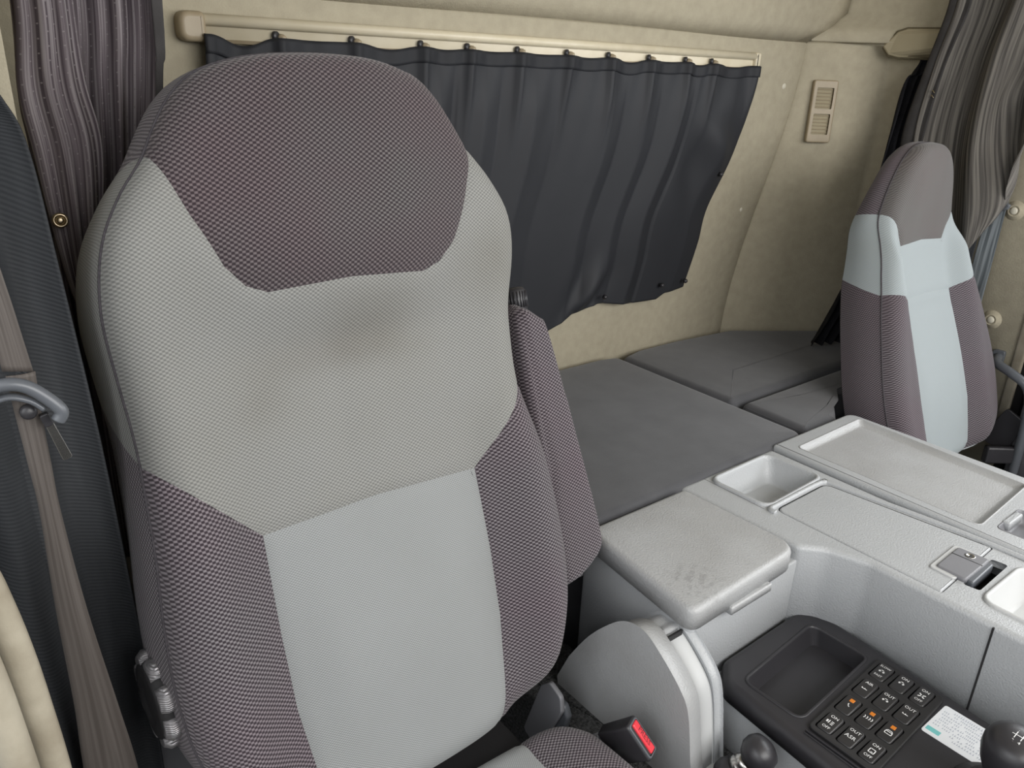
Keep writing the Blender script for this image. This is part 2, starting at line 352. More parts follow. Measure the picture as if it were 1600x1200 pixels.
def text(name, s, size, fr, mat, parent, label=None):
    """flat print: fr maps local x,y,z"""
    cu = bpy.data.curves.new('t', 'FONT'); cu.body = s; cu.size = size; cu.align_x = 'CENTER'; cu.align_y = 'CENTER'; cu.resolution_u = 2
    o = bpy.data.objects.new('t', cu); COL.objects.link(o)
    dg = bpy.context.evaluated_depsgraph_get(); me = bpy.data.meshes.new_from_object(o.evaluated_get(dg))
    V = [fr(v.co.x, v.co.y, 0) for v in me.vertices]; F = [tuple(p.vertices) for p in me.polygons]
    bpy.data.objects.remove(o); bpy.data.curves.remove(cu)
    return mk(name, V, F, mat, parent, smooth=False, label=label)
def resample(poly, n):
    P = [Vector(p) for p in poly]; L = [0]
    for a, b in zip(P, P[1:]): L.append(L[-1] + (b - a).length)
    out = []; k = 0
    for i in range(n + 1):
        s = L[-1] * i / n
        while k < len(P) - 2 and s > L[k + 1]: k += 1
        t = (s - L[k]) / max(L[k + 1] - L[k], 1e-9); out.append(P[k].lerp(P[k + 1], min(max(t, 0), 1)))
    return out
def sheet(name, rows, nc, sub, fold, normal, mat, parent=None, thick=.0016, label=None, cat=None, group=None, origin=None, width=None, uvw=None):
    """cloth: rows = polylines top to bottom; fold(a, t) -> displacement along normal"""
    R = [resample(r, nc) for r in rows]; cols = []
    for i in range(nc + 1): cols.append(catmull([r[i] for r in R], sub))
    m = len(cols[0]); Nn = Vector(normal).normalized(); V = []; uv = []
    wid = width or sum((R[0][i + 1] - R[0][i]).length for i in range(nc))
    for j in range(m):
        ln = 0
        for i in range(nc + 1):
            a = i / nc; t = j / (m - 1); d = fold(a, t)
            if isinstance(d, tuple): p = cols[i][j] + Nn * d[0] + Vector(d[1])
            else: p = cols[i][j] + Nn * d
            V.append(p); uv.append((a * (uvw or wid * 1.6), -(cols[0][0] - cols[0][j]).length))
    F = [(j * (nc + 1) + i, (j + 1) * (nc + 1) + i, (j + 1) * (nc + 1) + i + 1, j * (nc + 1) + i + 1) for j in range(m - 1) for i in range(nc)]
    o = mk(name, V, F, mat, parent, uv=uv, label=None, origin=origin)
    md = o.modifiers.new('thickness', 'SOLIDIFY'); md.thickness = thick; md.offset = 0
    tag(o, label, cat, group); return o

# ================================================================== THE SHELL
def wy(z): return 1.515 - 0.085 * sm(z, .6, 1.55)              # the rear wall leans in towards its top
# rear wall
def grid(name, f, nu, nv, mat, parent=None, **kw):
    V = [f(i / nu, j / nv) for j in range(nv + 1) for i in range(nu + 1)]
    F = [(j * (nu + 1) + i, j * (nu + 1) + i + 1, (j + 1) * (nu + 1) + i + 1, (j + 1) * (nu + 1) + i) for j in range(nv) for i in range(nu)]
    o = mk(name, V, F, mat, parent, **kw); md = o.modifiers.new('thickness', 'SOLIDIFY'); md.thickness = .012; md.offset = -1 if kw.get('rev') else 1
    return o
def crease_x(z): return 2.085 + .105 * sm(z, .6, 1.5)
SEAM_Z = 1.5
def backwall(u, v):
    z = .45 + (SEAM_Z - .45) * v; x = .10 + (crease_x(z) - .10) * u
    y = wy(z) + .004 * math.sin(x * 5 + z * 3)
    if x > 1.93: y += 0
    # rolled edges beside the joints
    y += .006 * (1 - min((crease_x(z) - x) / .006, 1)) + .006 * (1 - min((SEAM_Z - z) / .005, 1))
    return (x, y, z)
V = []; F = []
us = [i / 40 for i in range(40)] + [.995, 1.0]; vs_ = [i / 24 for i in range(24)] + [.995, 1.0]
for v in vs_:
    for u in us: V.append(backwall(u, v))
n = len(us)
for j in range(len(vs_) - 1):
    for i in range(n - 1): F.append((j * n + i, j * n + i + 1, (j + 1) * n + i + 1, (j + 1) * n + i))
wall_back = tag(mk('wall_back', V, F, 'felt'), 'beige felt-lined rear wall of the cab', kind='structure')
wall_back.modifiers.new('t', 'SOLIDIFY').thickness = -.01
# corner wall from the crease to the right side wall, curved in plan
def cornerwall(u, v):
    z = .45 + (SEAM_Z - .45) * v
    A = Vector((crease_x(z) + .003, wy(z) - .004 + .006 * (1 - min(u / .015, 1))))
    B = Vector((2.40, 1.285)); Cc = Vector((2.43, 1.10)); D = Vector((2.435, .98))
    P1 = A; 
    if u < .6:
        t = u / .6; p = A.lerp(B, t)
        nrm = Vector((.58, .81)); p = p - nrm * .010 * math.sin(PI * t)
    else:
        t = (u - .6) / .4; p = B * (1 - t) ** 2 + Cc * 2 * t * (1 - t) * 1.0 + D * t ** 2
    dz = .006 * (1 - min((SEAM_Z - z) / .005, 1))
    return (p.x, p.y + dz, z)
V = []; F = []; us = [0, .008, .016] + [.03 + .97 * i / 40 for i in range(41)]; n = len(us)
for v in vs_:
    for u in us: V.append(cornerwall(u, v))
for j in range(len(vs_) - 1):
    for i in range(n - 1): F.append((j * n + i, j * n + i + 1, (j + 1) * n + i + 1, (j + 1) * n + i))
o = mk('wall_right', V, F, 'felt'); tag(o, 'beige felt-lined corner of the cab by the passenger side', kind='structure'); o.modifiers.new('t', 'SOLIDIFY').thickness = -.01
# right pillar wall with its step
slab('trim_2', [(2.435, .76), (2.60, .76), (2.60, 1.0), (2.435, 1.0)], .3, 1.9, 'felt', rc=.02, rt=.01)['kind'] = 'structure'
# upper lining above the seam, leaning into the ceiling
def upper(x0, x1, f):
    V = []; F = []; NU = 30; NV = 16
    for j in range(NV + 1):
        for i in range(NU + 1):
            v = j / NV; x = x0(v) + (x1(v) - x0(v)) * i / NU
            V.append(f(x, v, i / NU))
    for j in range(NV):
        for i in range(NU): F.append((j * (NU + 1) + i, j * (NU + 1) + i + 1, (j + 1) * (NU + 1) + i + 1, (j + 1) * (NU + 1) + i))
    return V, F
def up_f(x, v, u):
    z = SEAM_Z + .004 + .62 * v
    y = 1.428 - .16 * v ** 1.5 - .05 * sm(v, 0, .06)*0 - .012 * sm(v, 0, .05)
    return (x, y + .008 * (1 - min(v / .01, 1)), z)
def sx(v): return 2.19 + .135 * sm(v, 0, .12) + .01 * v
V, F = upper(lambda v: .08, lambda v: sx(v), up_f)
o = mk('wall_back_upper', V, F, 'felt'); tag(o, 'beige felt lining above the joint over the rear wall', kind='structure'); o.name = 'trim_3'; o.modifiers.new('t', 'SOLIDIFY').thickness = -.01
def up_g(x, v, u):
    z = SEAM_Z + .004 + .62 * v; xs = sx(v)
    A = Vector(up_f(xs, v, 1)[:2]) + Vector((.003, -.002)); B = Vector((2.42, 1.22 - .1 * v)); D = Vector((2.45, .78))
    p = A * (1 - u) ** 2 + B * 2 * u * (1 - u) + D * u * u
    e = .006 * (1 - min(u / .02, 1))
    return (p.x, p.y + e, z)
V, F = upper(lambda v: 0, lambda v: 1, up_g)
o = mk('trim_4', V, F, 'felt'); tag(o, 'beige felt lining above the joint in the passenger corner', kind='structure'); o.modifiers.new('t', 'SOLIDIFY').thickness = -.01
# dark backing seen in the joints
mk('trim_5', [(.08, 1.53, .4), (2.30, 1.53, .4), (2.30, 1.455, 2.1), (.08, 1.455, 2.1)], [(0, 1, 2, 3)], 'groove')['kind'] = 'structure'
def quadbox(name, x0, y0, z0, x1, y1, z1, mat, r=.0, kind='structure'):
    o = slab(name, [(x0, y0), (x1, y0), (x1, y1), (x0, y1)], z0, z1, mat, rc=0, rt=.001, nr=1, smooth=False); o['kind'] = kind; return o
quadbox('ceiling', -.1, -.85, 2.10, 2.6, 1.6, 2.14, 'felt')
quadbox('floor', -.1, -1.0, .02, 2.6, 1.6, .06, 'carpet')
quadbox('wall_left', .04, .93, .06, .12, 1.55, 2.10, 'felt')
quadbox('door_1', 2.46, -.85, .06, 2.56, .75, .88, 'plastic_mid')
quadbox('trim_6', 2.46, -.85, 1.75, 2.56, .75, 2.10, 'felt')
quadbox('wall_front', -.1, -.95, .06, 2.6, -.85, 1.05, 'black_matt')
g = mk('ground', [(-15, -15, -1.1), (15, -15, -1.1), (15, 15, -1.1), (-15, 15, -1.1)], [(0, 1, 2, 3)], 'asphalt'); g['kind'] = 'structure'

# storage flap high in the passenger corner
fl = thing('storage_flap', 'smooth beige flap with a pointed end, high in the passenger corner', 'flap', (2.36, 1.2, 1.5))
def flapfr(x, y, z):                       # x runs along the wall, y up, z out of the wall
    A = Vector((2.325, 1.272)); Bp = Vector((2.405, 1.12)); Cp = Vector((2.40, .70))
    t = x / .55; p = A * (1 - t) ** 2 + Bp * 2 * t * (1 - t) + Cp * t * t
    d = (Bp - A) * (1 - t) + (Cp - Bp) * t; d.normalize(); nn = Vector((d.y, -d.x)) * 1
    if nn.x > 0: nn = -nn
    return (p.x + nn.x * z, p.y + nn.y * z, 1.47 + y)
pts = [(0.0, .028), (.03, .006), (.07, 0), (.15, 0), (.25, 0), (.35, 0), (.5, 0), (.5, .075), (.35, .075), (.25, .075), (.15, .075), (.085, .075), (.05, .066)]
slab('flap_panel', pts, -.02, .012, 'felt_dark', fl, rc=.004, rt=.006, nc=2, frame=flapfr)
slab('flap_shadow_gap', [(p[0] - .003 if p[0] < .1 else p[0], p[1] + (.004 if p[1] > .03 else -.004)) for p in pts], -.02, .003, 'groove', fl, rc=.004, rt=.002, nc=2, frame=flapfr)

# plugs in the felt
for (x, y, z, nx, ny, r) in [(2.115, wy(1.383) - .005, 1.383, 0, -1, .009), (2.052, wy(1.03) - .005, 1.03, 0, -1, .0075), (1.79, wy(1.30), 1.30, 0, -1, .008)]:
    if x < 1.9: continue
    L = 'round cream plug in the rear wall just left of the air vent' if z > 1.2 else 'round cream plug low beside the rear wall joint'
    o = lathe('wall_plug', [(r * 1.0, -.004), (r, .001), (r * .8, .003), (r * .3, .004)], 'plug', None, (x, y, z), (nx, ny, -.1), 16, origin=(x, y, z))
    tag(o, L, 'plug', 'cream plugs in the rear wall')
# pillar bosses
for (y, z, L) in [(.862, 1.092, 'round beige boss on the right pillar level with the belt guide'), (.846, .786, 'round beige boss on the right pillar below the belt guide, beside the passenger seat')]:
    t = thing('pillar_boss', L, 'fixing', (2.43, y, z), 'round bosses on the right pillar')
    lathe('boss_ring', [(.030, -.004), (.027, .002), (.019, .006), (.016, .010), (.014, .011), (.012, .008), (.006, .007)], 'felt', t, (2.437, y, z), (-1, 0, 0), 24)
    lathe('cap', [(.010, 0), (.010, .004), (.007, .006)], 'plug', t, (2.431, y, z), (-1, 0, 0), 18)

# air vent
vt = thing('air_vent', 'beige plastic air vent with two slatted openings on the corner wall', 'vent', (2.235, 1.36, 1.32))
vX = Vector((.81, -.58, 0)).normalized(); vZ = Vector((-.02, 0.06, 1)).normalized()
vf = frame_of((2.233, 1.372, 1.317), vX, vZ)
ro = [(-.036, -.087), (.036, -.087), (.036, .087), (-.036, .087)]
h1 = roundpoly([(-.025, .008), (.025, .008), (.025, .066), (-.025, .066)], .003, 3); h2 = roundpoly([(-.025, -.064), (.025, -.064), (.025, -.006), (-.025, -.006)], .003, 3)
slab('vent_frame', ro, -.006, .010, 'rail_dark', vt, rc=.008, rt=.004, holes=[h1, h2], frame=vf)
slab('vent_frame_rim', [(-.030, -.078), (.030, -.078), (.030, .078), (-.030, .078)], .002, .0095, 'felt_dark', vt, rc=.006, rt=.002, holes=[h1, h2], frame=vf)
for c in (.037, -.035):
    slab('vent_opening', [(-.025, c - .029), (.025, c - .029), (.025, c + .029), (-.025, c + .029)], -.004, -.002, 'black_matt', vt, rc=0, rt=.0005, nr=1, frame=vf, smooth=False)
    for k in range(6):
        yy = c - .024 + k * .0096
        f2 = frame_of(vf(0, yy, .004), vX, vZ + Vector((-.58, -.81, 0)) * .5)
        slab('vent_slat', [(-.025, -.0013), (.025, -.0013), (.025, .0013), (-.025, .0013)], -.0005, .0005, 'rail_dark', vt, rc=0, rt=.0003, nr=1, frame=f2, smooth=False)
    for xx in (-.006, .008, .017):
        slab('vent_louvre', [(xx - .0010, c - .028), (xx + .0010, c - .028), (xx + .0010, c + .028), (xx - .0010, c + .028)], -.003, .0015, 'rail_dark', vt, rc=0, rt=.0004, nr=1, frame=vf, smooth=False)

# ------------------------------------------------------------------ curtain rail and rear curtain
rl = thing('curtain_rail', 'cream plastic curtain rail along the top of the rear wall', 'rail', (1.18, 1.43, 1.445))
x0, x1 = .455, 1.935
ry = wy(1.44) - .018
tube('rail_tube', [(x0, ry - .004, 1.4555), (x1, ry - .004, 1.4555)], .0095, 'rail', rl, 14)
slab('rail_channel', [(ry - .002, 1.425), (ry + .012, 1.425), (ry + .012, 1.4555), (ry - .002, 1.4555)], x0, x1, 'rail', rl, rc=.002, rt=.001, frame=lambda a, b, c: (c, a, b))
slab('rail_lip', [(ry - .004, 1.421), (ry + .012, 1.421), (ry + .012, 1.427), (ry - .004, 1.427)], x0, x1, 'rail_dark', rl, rc=.001, rt=.001, frame=lambda a, b, c: (c, a, b))
slab('end_cap', [(.425, 1.421), (.468, 1.421), (.468, 1.467), (.425, 1.467)], 0, .034, 'rail_dark', rl, rc=[.018, .010, .010, .018], rt=.009, frame=lambda a, b, c: (a, ry + .014 - c, b))
slab('end_cap', [(1.930, 1.424), (1.950, 1.424), (1.950, 1.466), (1.930, 1.466)], 0, .028, 'rail', rl, rc=[.003, .010, .010, .003], rt=.006, frame=lambda a, b, c: (a, ry + .014 - c, b))

HX = [.47, .590, .733, .879, .988, 1.116, 1.255, 1.383, 1.518, 1.651, 1.753, 1.925]
ct = thing('window_curtain', 'navy black pleated curtain hanging from the rail over the rear window', 'curtain', (1.18, 1.42, 1.43))
def hookphase(x):
    for i in range(len(HX) - 1):
        if x <= HX[i + 1]: return i + max((x - HX[i]) / (HX[i + 1] - HX[i]), 0)
    return len(HX) - 1
rng = [random.uniform(-1, 1) for _ in range(40)]
def cfold(a, t):
    x = .46 + a * 1.474; ph = hookphase(x); i = int(ph) % 12; f = ph - int(ph)
    k = math.cos(2 * PI * ph)                         # +1 at hooks
    sharp = math.exp(-((min(f, 1 - f)) / .06) ** 2)
    side = sm(t, 0, .25)
    d = .003 * k * (1 - side) + .010 * sharp * (1 - sm(t, .05, .45))
    # broad flat-sided pleats further down
    q = a * 9.2 + .25 * math.sin(a * 17) ; fr_ = q - math.floor(q)
    w = 1 if fr_ < .62 else -1
    tri = (fr_ / .62) if fr_ < .62 else (1 - (fr_ - .62) / .38)
    d += side * (.004 + .030 * (tri - .5) * (.7 + .3 * rng[int(q) % 40]))
    # creases radiating from hooks
    d += .004 * math.sin(ph * 2 * PI * 2 + 9 * t) * math.exp(-t * 6)
    # bunching by the lower right
    g2 = math.exp(-(((a - .69) / .05) ** 2 + ((t - .86) / .12) ** 2)); d += .022 * g2 * math.sin((a - .69) * 60 + t * 9)
    g3 = math.exp(-(((a - .92) / .06) ** 2 + ((t - .42) / .13) ** 2)); d += .018 * g3 * math.sin((a - .9) * 38 - t * 16)
    sag = -.009 * (.6 + .5 * rng[i + 20]) * math.sin(PI * f) ** 2 * (1 - sm(t, 0, .3)) * (1.6 if i == 0 else 1)
    return (-d, (0, 0, sag))
def cy_(z): return wy(z) - .034
rows = [[(.46, cy_(1.43) + .004, 1.434), (1.934, cy_(1.43) + .004, 1.432)],
        [(.46, cy_(1.33), 1.33), (1.929, cy_(1.33), 1.335)],
        [(.46, cy_(1.22), 1.2), (1.914, cy_(1.22), 1.218)],
        [(.46, cy_(1.04), 1.0), (1.853, cy_(1.04), 1.055)],
        [(.46, cy_(.95), .88), (1.3, cy_(.9), .88), (1.845, cy_(.95), .95)],
        [(.46, cy_(.8), .75), (1.0, cy_(.8), .755), (1.28, cy_(.8), .768), (1.37, cy_(.8), .803), (1.47, cy_(.8), .820), (1.608, cy_(.8), .800), (1.70, cy_(.8), .800), (1.73, cy_(.8), .815), (1.823, cy_(.8), .819)]]
sheet('curtain_cloth', rows, 260, 14, cfold, (0, 1, 0), 'navy', ct)
# stitched header band
sheet('header_band', [[(.46, cy_(1.43) + .0015, 1.433), (1.934, cy_(1.43) + .0015, 1.431)], [(.46, cy_(1.40) - .001, 1.405), (1.932, cy_(1.40) - .001, 1.404)]], 260, 4,
      lambda a, t: cfold(a, t * .045), (0, 1, 0), 'navy_hem', ct, thick=.003)
for k, x in enumerate(HX[1:-1]):
    r_ = lathe('runner', [(.0035, -.006), (.0065, -.004), (.0065, .001), (.005, .003), (.005, .006), (.002, .008)], 'rail_dark', ct, (x + .006, ry - .012, 1.434), (.25, -1, -.1), 12)
    lathe('runner_wheel', [(.006, -.004), (.0075, -.002), (.0075, .003), (.006, .004)], 'black', r_, (x - .004, ry - .008, 1.437), (.5, -1, 0), 12)
for (x, z) in [(1.475, .842), (1.70, .845), (1.80, .845), (1.850, 1.15)]:
    lathe('snap', [(.0065, -.006), (.0065, 0), (.0045, .003), (.002, .004)], 'black', ct, (x, cy_(z) - .022, z), (0, -1, 0), 14)

# ------------------------------------------------------------------ sleeping bunk
bb = slab('sleeping_bunk', [(.13, .955), (1.60, .955), (2.38, .955), (2.36, 1.20), (2.06, 1.40), (.13, 1.40)], .06, .545, 'plastic_mid', rc=.01, rt=.004, origin=(1.2, 1.2, .06))
tag(bb, 'grey base of the sleeping bunk under the mattresses', 'bunk')
def matt(name, pts, z0, z1, label, rc=.03, crown=.004):
    t = thing(name, label, 'mattress', (sum(p[0] for p in pts) / len(pts), sum(p[1] for p in pts) / len(pts), z0), 'charcoal bunk mattress sections')
    slab('cushion', pts, z0, z1, 'mattress', t, rc=rc, rt=.020, nr=6, crown=crown * .25)
    P = roundpoly(pts, rc, 5)
    tube('welt', [(p[0], p[1], z1 - .012) for p in offs(P, .004)], .0026, 'mattress', t, 6, closed=True)
    return t
matt('bunk_mattress', [(.20, .955), (.74, .955), (.80, .850), (1.562, .858), (1.566, 1.468), (1.5, 1.482), (.20, 1.482)], .548, .652, 'large charcoal mattress section on the bunk behind the driver seat')
matt('bunk_mattress', [(1.576, 1.074), (2.395, 1.084), (2.372, 1.268), (2.06, 1.462), (1.82, 1.482), (1.66, 1.482), (1.576, 1.462)], .548, .650, 'charcoal mattress section against the rear wall in the passenger corner', rc=[.02, .02, .03, .05, .05, .05, .03])
matt('bunk_mattress', [(1.588, .872), (1.72, .872), (1.86, .965), (2.395, .965), (2.395, 1.066), (1.596, 1.062)], .548, .646, 'small charcoal mattress section behind the passenger seat', rc=.02)

# ------------------------------------------------------------------ seats
def chain(xs, c):
    """interp |x| -> v on a seam chain given as [(|x|, v)...]"""
    a = abs(xs)
    for (x0, v0), (x1, v1) in zip(c, c[1:]):
        if a <= x1: return v0 + (v1 - v0) * (a - x0) / (x1 - x0)
    return c[-1][1]
def seatpad(root, fr, outline, spine, Fz, depth, rr, seams, classify, specs, t_in=None, taper=.012, dk=lambda x, v: 1.0, outs=(.25, .5, .75, 1.0), N=220, groove=.0035):
    """flat pattern -> cut along the seams -> wrapped over the foam.  outline: closed CCW 2D polygon."""
    OL = resample(list(outline) + [outline[0]], N)[:-1]
    nrm = [(-(Vector(b) - Vector(a))) for a, b in zip(offs(OL, .01), OL)]   # from inside to outside = OL - inner
    nrm = [-(q.normalized()) for q in nrm]
    inner = [spine(p) for p in OL]
    ts = t_in or ([i / 26 for i in range(0, 22)] + [.84, .87, .90, .925, .95, .97, .985, 1.0])
    ts = sorted(set(ts))
    bm = bmesh.new(); rings = []
    for t in ts[1:]:
        rings.append([bm.verts.new((a[0] + (b[0] - a[0]) * t, a[1] + (b[1] - a[1]) * t, 0)) for a, b in zip(inner, OL)])
    n_in = len(rings)
    for d in outs:
        rings.append([bm.verts.new((p[0] + q[0] * d * depth, p[1] + q[1] * d * depth, 0)) for p, q in zip(OL, nrm)])
    tagL = bm.faces.layers.int.new('out')
    for r in range(len(rings) - 1):
        for i in range(N):
            j = (i + 1) % N
            f = bm.faces.new((rings[r][i], rings[r + 1][i], rings[r + 1][j], rings[r][j])); f[tagL] = 1 if r >= n_in - 1 else 0
    # centre: fill the first ring
    f = bm.faces.new(rings[0]); f[tagL] = 0
    bmesh.ops.triangulate(bm, faces=[f])
    for (a, b) in seams:
        A = Vector((a[0], a[1], 0)); B = Vector((b[0], b[1], 0)); d = (B - A).normalized(); no = Vector((-d.y, d.x, 0))
        fs = set()
        for f in bm.faces:
            sd = [(v.co - A).dot(no) for v in f.verts]
            if min(sd) > -1e-7 or max(sd) < 1e-7: continue
            al = [(v.co - A).dot(d) for v in f.verts]
            if max(al) < -1e-5 or min(al) > (B - A).length + 1e-5: continue
            fs.add(f)
        es = set(e for f in fs for e in f.edges); vv = set(v for f in fs for v in f.verts)
        bmesh.ops.bisect_plane(bm, geom=list(fs) + list(es) + list(vv), dist=1e-6, plane_co=A, plane_no=no)
    bm.verts.index_update()
    P = np.array([v.co[:2] for v in bm.verts]); O = np.array([tuple(p)[:2] for p in OL]); O2 = np.roll(O, -1, 0)
    D = O2 - O; LL = (D ** 2).sum(1)
    best = np.full(len(P), 1e9); bc = np.zeros((len(P), 2)); bn = np.zeros((len(P), 2)); sgn = np.zeros(len(P))
    for k in range(N):
        t = np.clip(((P - O[k]) @ D[k]) / LL[k], 0, 1); c = O[k] + t[:, None] * D[k]; dd = np.sqrt(((P - c) ** 2).sum(1))
        nn = np.array([D[k][1], -D[k][0]]) / math.sqrt(LL[k]); m = dd < best
        best[m] = dd[m]; bc[m] = c[m]; bn[m] = nn
    # inside test
    ins = np.zeros(len(P), bool)
    for k in range(N):
        a, b = O[k], O2[k]; cnd = ((a[1] > P[:, 1]) != (b[1] > P[:, 1]))
        xx = (b[0] - a[0]) * (P[:, 1] - a[1]) / (b[1] - a[1] + 1e-12) + a[0]; ins ^= cnd & (P[:, 0] < xx)
    SA = np.array([[a[0], a[1]] for a, b in seams]); SB = np.array([[b[0], b[1]] for a, b in seams])
    sdist = np.full(len(P), 1e9)
    for a, b in zip(SA, SB):
        d = b - a; t = np.clip(((P - a) @ d) / (d @ d), 0, 1); sdist = np.minimum(sdist, np.sqrt(((P - a - t[:, None] * d) ** 2).sum(1)))
    W3 = []
    for i in range(len(P)):
        x, v = P[i]; gd = -groove * math.exp(-(sdist[i] / .004) ** 2)
        if ins[i] or best[i] < 1e-6:
            sd_ = best[i] if ins[i] else 0; r = rr(x, v); u = min(sd_ / r, 1)
            w = Fz(x, v) - r * (1 - math.sqrt(max(1 - (1 - u) ** 2, 0)))
            if best[i] < .006: w -= groove * .6
            W3.append(fr(x, v, w + gd))
        else:
            c = bc[i]; q = bn[i]; d = best[i]
            w = Fz(c[0], c[1]) - rr(c[0], c[1]) - groove * .6 - d * dk(c[0], c[1])
            puff = .009 * math.sin(min(d / depth, 1) * PI) - taper * (d / depth) ** 1.6
            W3.append(fr(c[0] + q[0] * puff, c[1] + q[1] * puff, w))
    groups = {}
    for f in bm.faces:
        c = f.calc_center_median(); groups.setdefault(classify(c.x, c.y, f[tagL]), []).append([v.index for v in f.verts])
    for key, fs in groups.items():
        idx = sorted(set(i for f in fs for i in f)); mp = {k: j for j, k in enumerate(idx)}
        nm, mat = specs[key][:2]
        o = mk(nm, [W3[i] for i in idx], [[mp[i] for i in f] for f in fs], mat, root, uv=[tuple(P[i]) for i in idx])
        if len(specs[key]) > 2: o['label'] = specs[key][2]
    # rear shell closes the pad
    cent = np.mean(O, 0); V = []; F = []
    last = [(Vector(p), q) for p, q in zip(OL, nrm)]
    def wl(p): return Fz(p[0], p[1]) - rr(p[0], p[1]) - depth * dk(p[0], p[1])
    for k, (ins_, dw) in enumerate([(taper, 0), (taper + .008, -.010), (taper + .03, -.016)]):
        V += [fr(p[0] - q[0] * ins_, p[1] - q[1] * ins_, wl(p) + dw + .002) for p, q in last]
    for k in range(2):
        for i in range(N): j = (i + 1) % N; F.append((k * N + i, (k + 1) * N + i, (k + 1) * N + j, k * N + j))
    F.append(tuple(2 * N + i for i in range(N)))
    V, F = orient(V, F)
    mk('rear_shell', V, F, 'black_matt', root)
    edge = [fr(p[0], p[1], Fz(p[0], p[1]) - rr(p[0], p[1]) + .0006) for p in OL]
    bm.free()
    return OL, edge, nrm

def make_seat(kind, cx, y0, z0, tilt, label, T):
    sn, cs = math.sin(tilt), math.cos(tilt)
    root = thing('truck_seat', label, 'seat', (cx, y0, .06))
    fr = lambda x, v, w: Vector((cx + x, y0 + v * sn - w * cs, z0 + v * cs + w * sn))
    half = T['half']
    R = [(x, v) for x, v in half]; Lf = [(-x, v) for x, v in reversed(half) if x > 0]
    OLr = [Vector(p) for p in R] + [Vector(p) for p in Lf]
    OLr = [Vector((p.x, p.y)) for p in OLr]
    # smooth the outline
    pts3 = [(p.x, p.y, 0) for p in OLr]
    cl = catmull([pts3[-1]] + pts3 + [pts3[0]], 6); cl = cl[6:-1]
    outline = [Vector((p.x, p.y)) for p in cl]
    H = T['head']; U = T['upper']; C = T['centre']; vs0, vs1 = T['spine']
    spine = lambda p: Vector((0, min(max(p[1], vs0), vs1)))
    def cw(v):
        for (x0, v0), (x1, v1) in zip(C, C[1:]):
            if v >= v1: return x0 + (x1 - x0) * (v0 - v) / (v0 - v1)
        return C[-1][0]
    bw, hb = T['bol'], T['vb']
    def Fz(x, v):
        a = abs(x)
        w = T['bolh'] * sm(a, bw[0], bw[1]) * (1 - sm(v, hb[0], hb[1]))
        w += T['headh'] * sm(v, T['hv'][0], T['hv'][1]) * (1 - .35 * sm(a, .05, .22))
        w += .016 * math.exp(-((v - .18) / .14) ** 2) * (1 - sm(a, .08, .17))
        w += .014 * sm(a, .12, .26) * sm(v, hb[0], hb[1]) * (1 - sm(v, T['hv'][0], T['hv'][1]))
        for (gx, gv, sxx, svv, h) in T['dents']: w += h * math.exp(-(((x - gx) / sxx) ** 2 + ((v - gv) / svv) ** 2))
        w += .0012 * math.sin(23 * x + 4 * v) * math.sin(19 * v - 7 * x)
        return w
    rr = lambda x, v: T['r'] * (1 - .25 * sm(v, .5, .8))
    seams = []
    def addchain(c):
        c2 = [(-x, v) for x, v in reversed(c)] + [(x, v) for x, v in c if x > 0] if c[0][0] == 0 else None
        if c2 is None: c2 = [(-x, v) for x, v in reversed(c)] + list(c)
        for a, b in zip(c2, c2[1:]):
            if (Vector(a) - Vector(b)).length > 1e-6: seams.append((a, b))
    addchain(H); addchain(U)
    for s in (-1, 1):
        for a, b in zip(C, C[1:]): seams.append(((s * a[0], a[1]), (s * b[0], b[1])))
    def classify(x, v, out):
        hd = v > chain(x, H); up = v > chain(x, U)
        if out: return ('to' if hd else ('ul' if up else 'dl') + ('L' if x < 0 else 'R'))
        if hd: return 'h'
        if up: return 'u'
        if abs(x) < cw(v): return 'c'
        return 'bL' if x < 0 else 'bR'
    lt, ce = T['mats']
    dm = T.get('darkmat', 'mesh_dark'); hm = T.get('headmat', 'mesh_head')
    specs = {'to': ('top_gusset', dm), 'ulL': ('side_panel', lt), 'ulR': ('side_panel', lt), 'dlL': ('side_panel', dm), 'dlR': ('side_panel', dm),
             'h': ('headrest_panel', hm, 'dark purple-grey mesh headrest cover'), 'u': ('shoulder_panel', lt, 'light grey knitted shoulder cover'),
             'c': ('backrest_centre', ce, 'pale grey centre panel of the backrest'), 'bL': ('side_bolster', dm, 'dark mesh bolster'), 'bR': ('side_bolster', dm, 'dark mesh bolster')}
    OL, edge, nrm = seatpad(root, fr, outline, spine, Fz, T['depth'], rr, seams, classify, specs, taper=.0, dk=T.get('dk', lambda x, v: 1.0))
    N = len(OL)
    lo = [i for i in range(N) if OL[i][1] < .075]; 
    # edge seams: dark stitched edge, light piping under the backrest
    up_i = [i for i in range(N)]
    st = next(i for i in range(N) if OL[i][1] >= .06 and OL[i][0] > 0 and OL[(i - 1) % N][1] < .06)
    order = [(st + k) % N for k in range(N)]
    hi = [i for i in order if OL[i][1] >= .06]; low = [i for i in order if OL[i][1] < .06]
    tube('edge_seam', [edge[i] for i in hi], .0017, 'seam', root, 5)
    tube('lower_piping', [edge[i] + Vector((0, 0, -.002)) for i in low], .0032, 'piping', root, 6)
    return root, fr, Fz

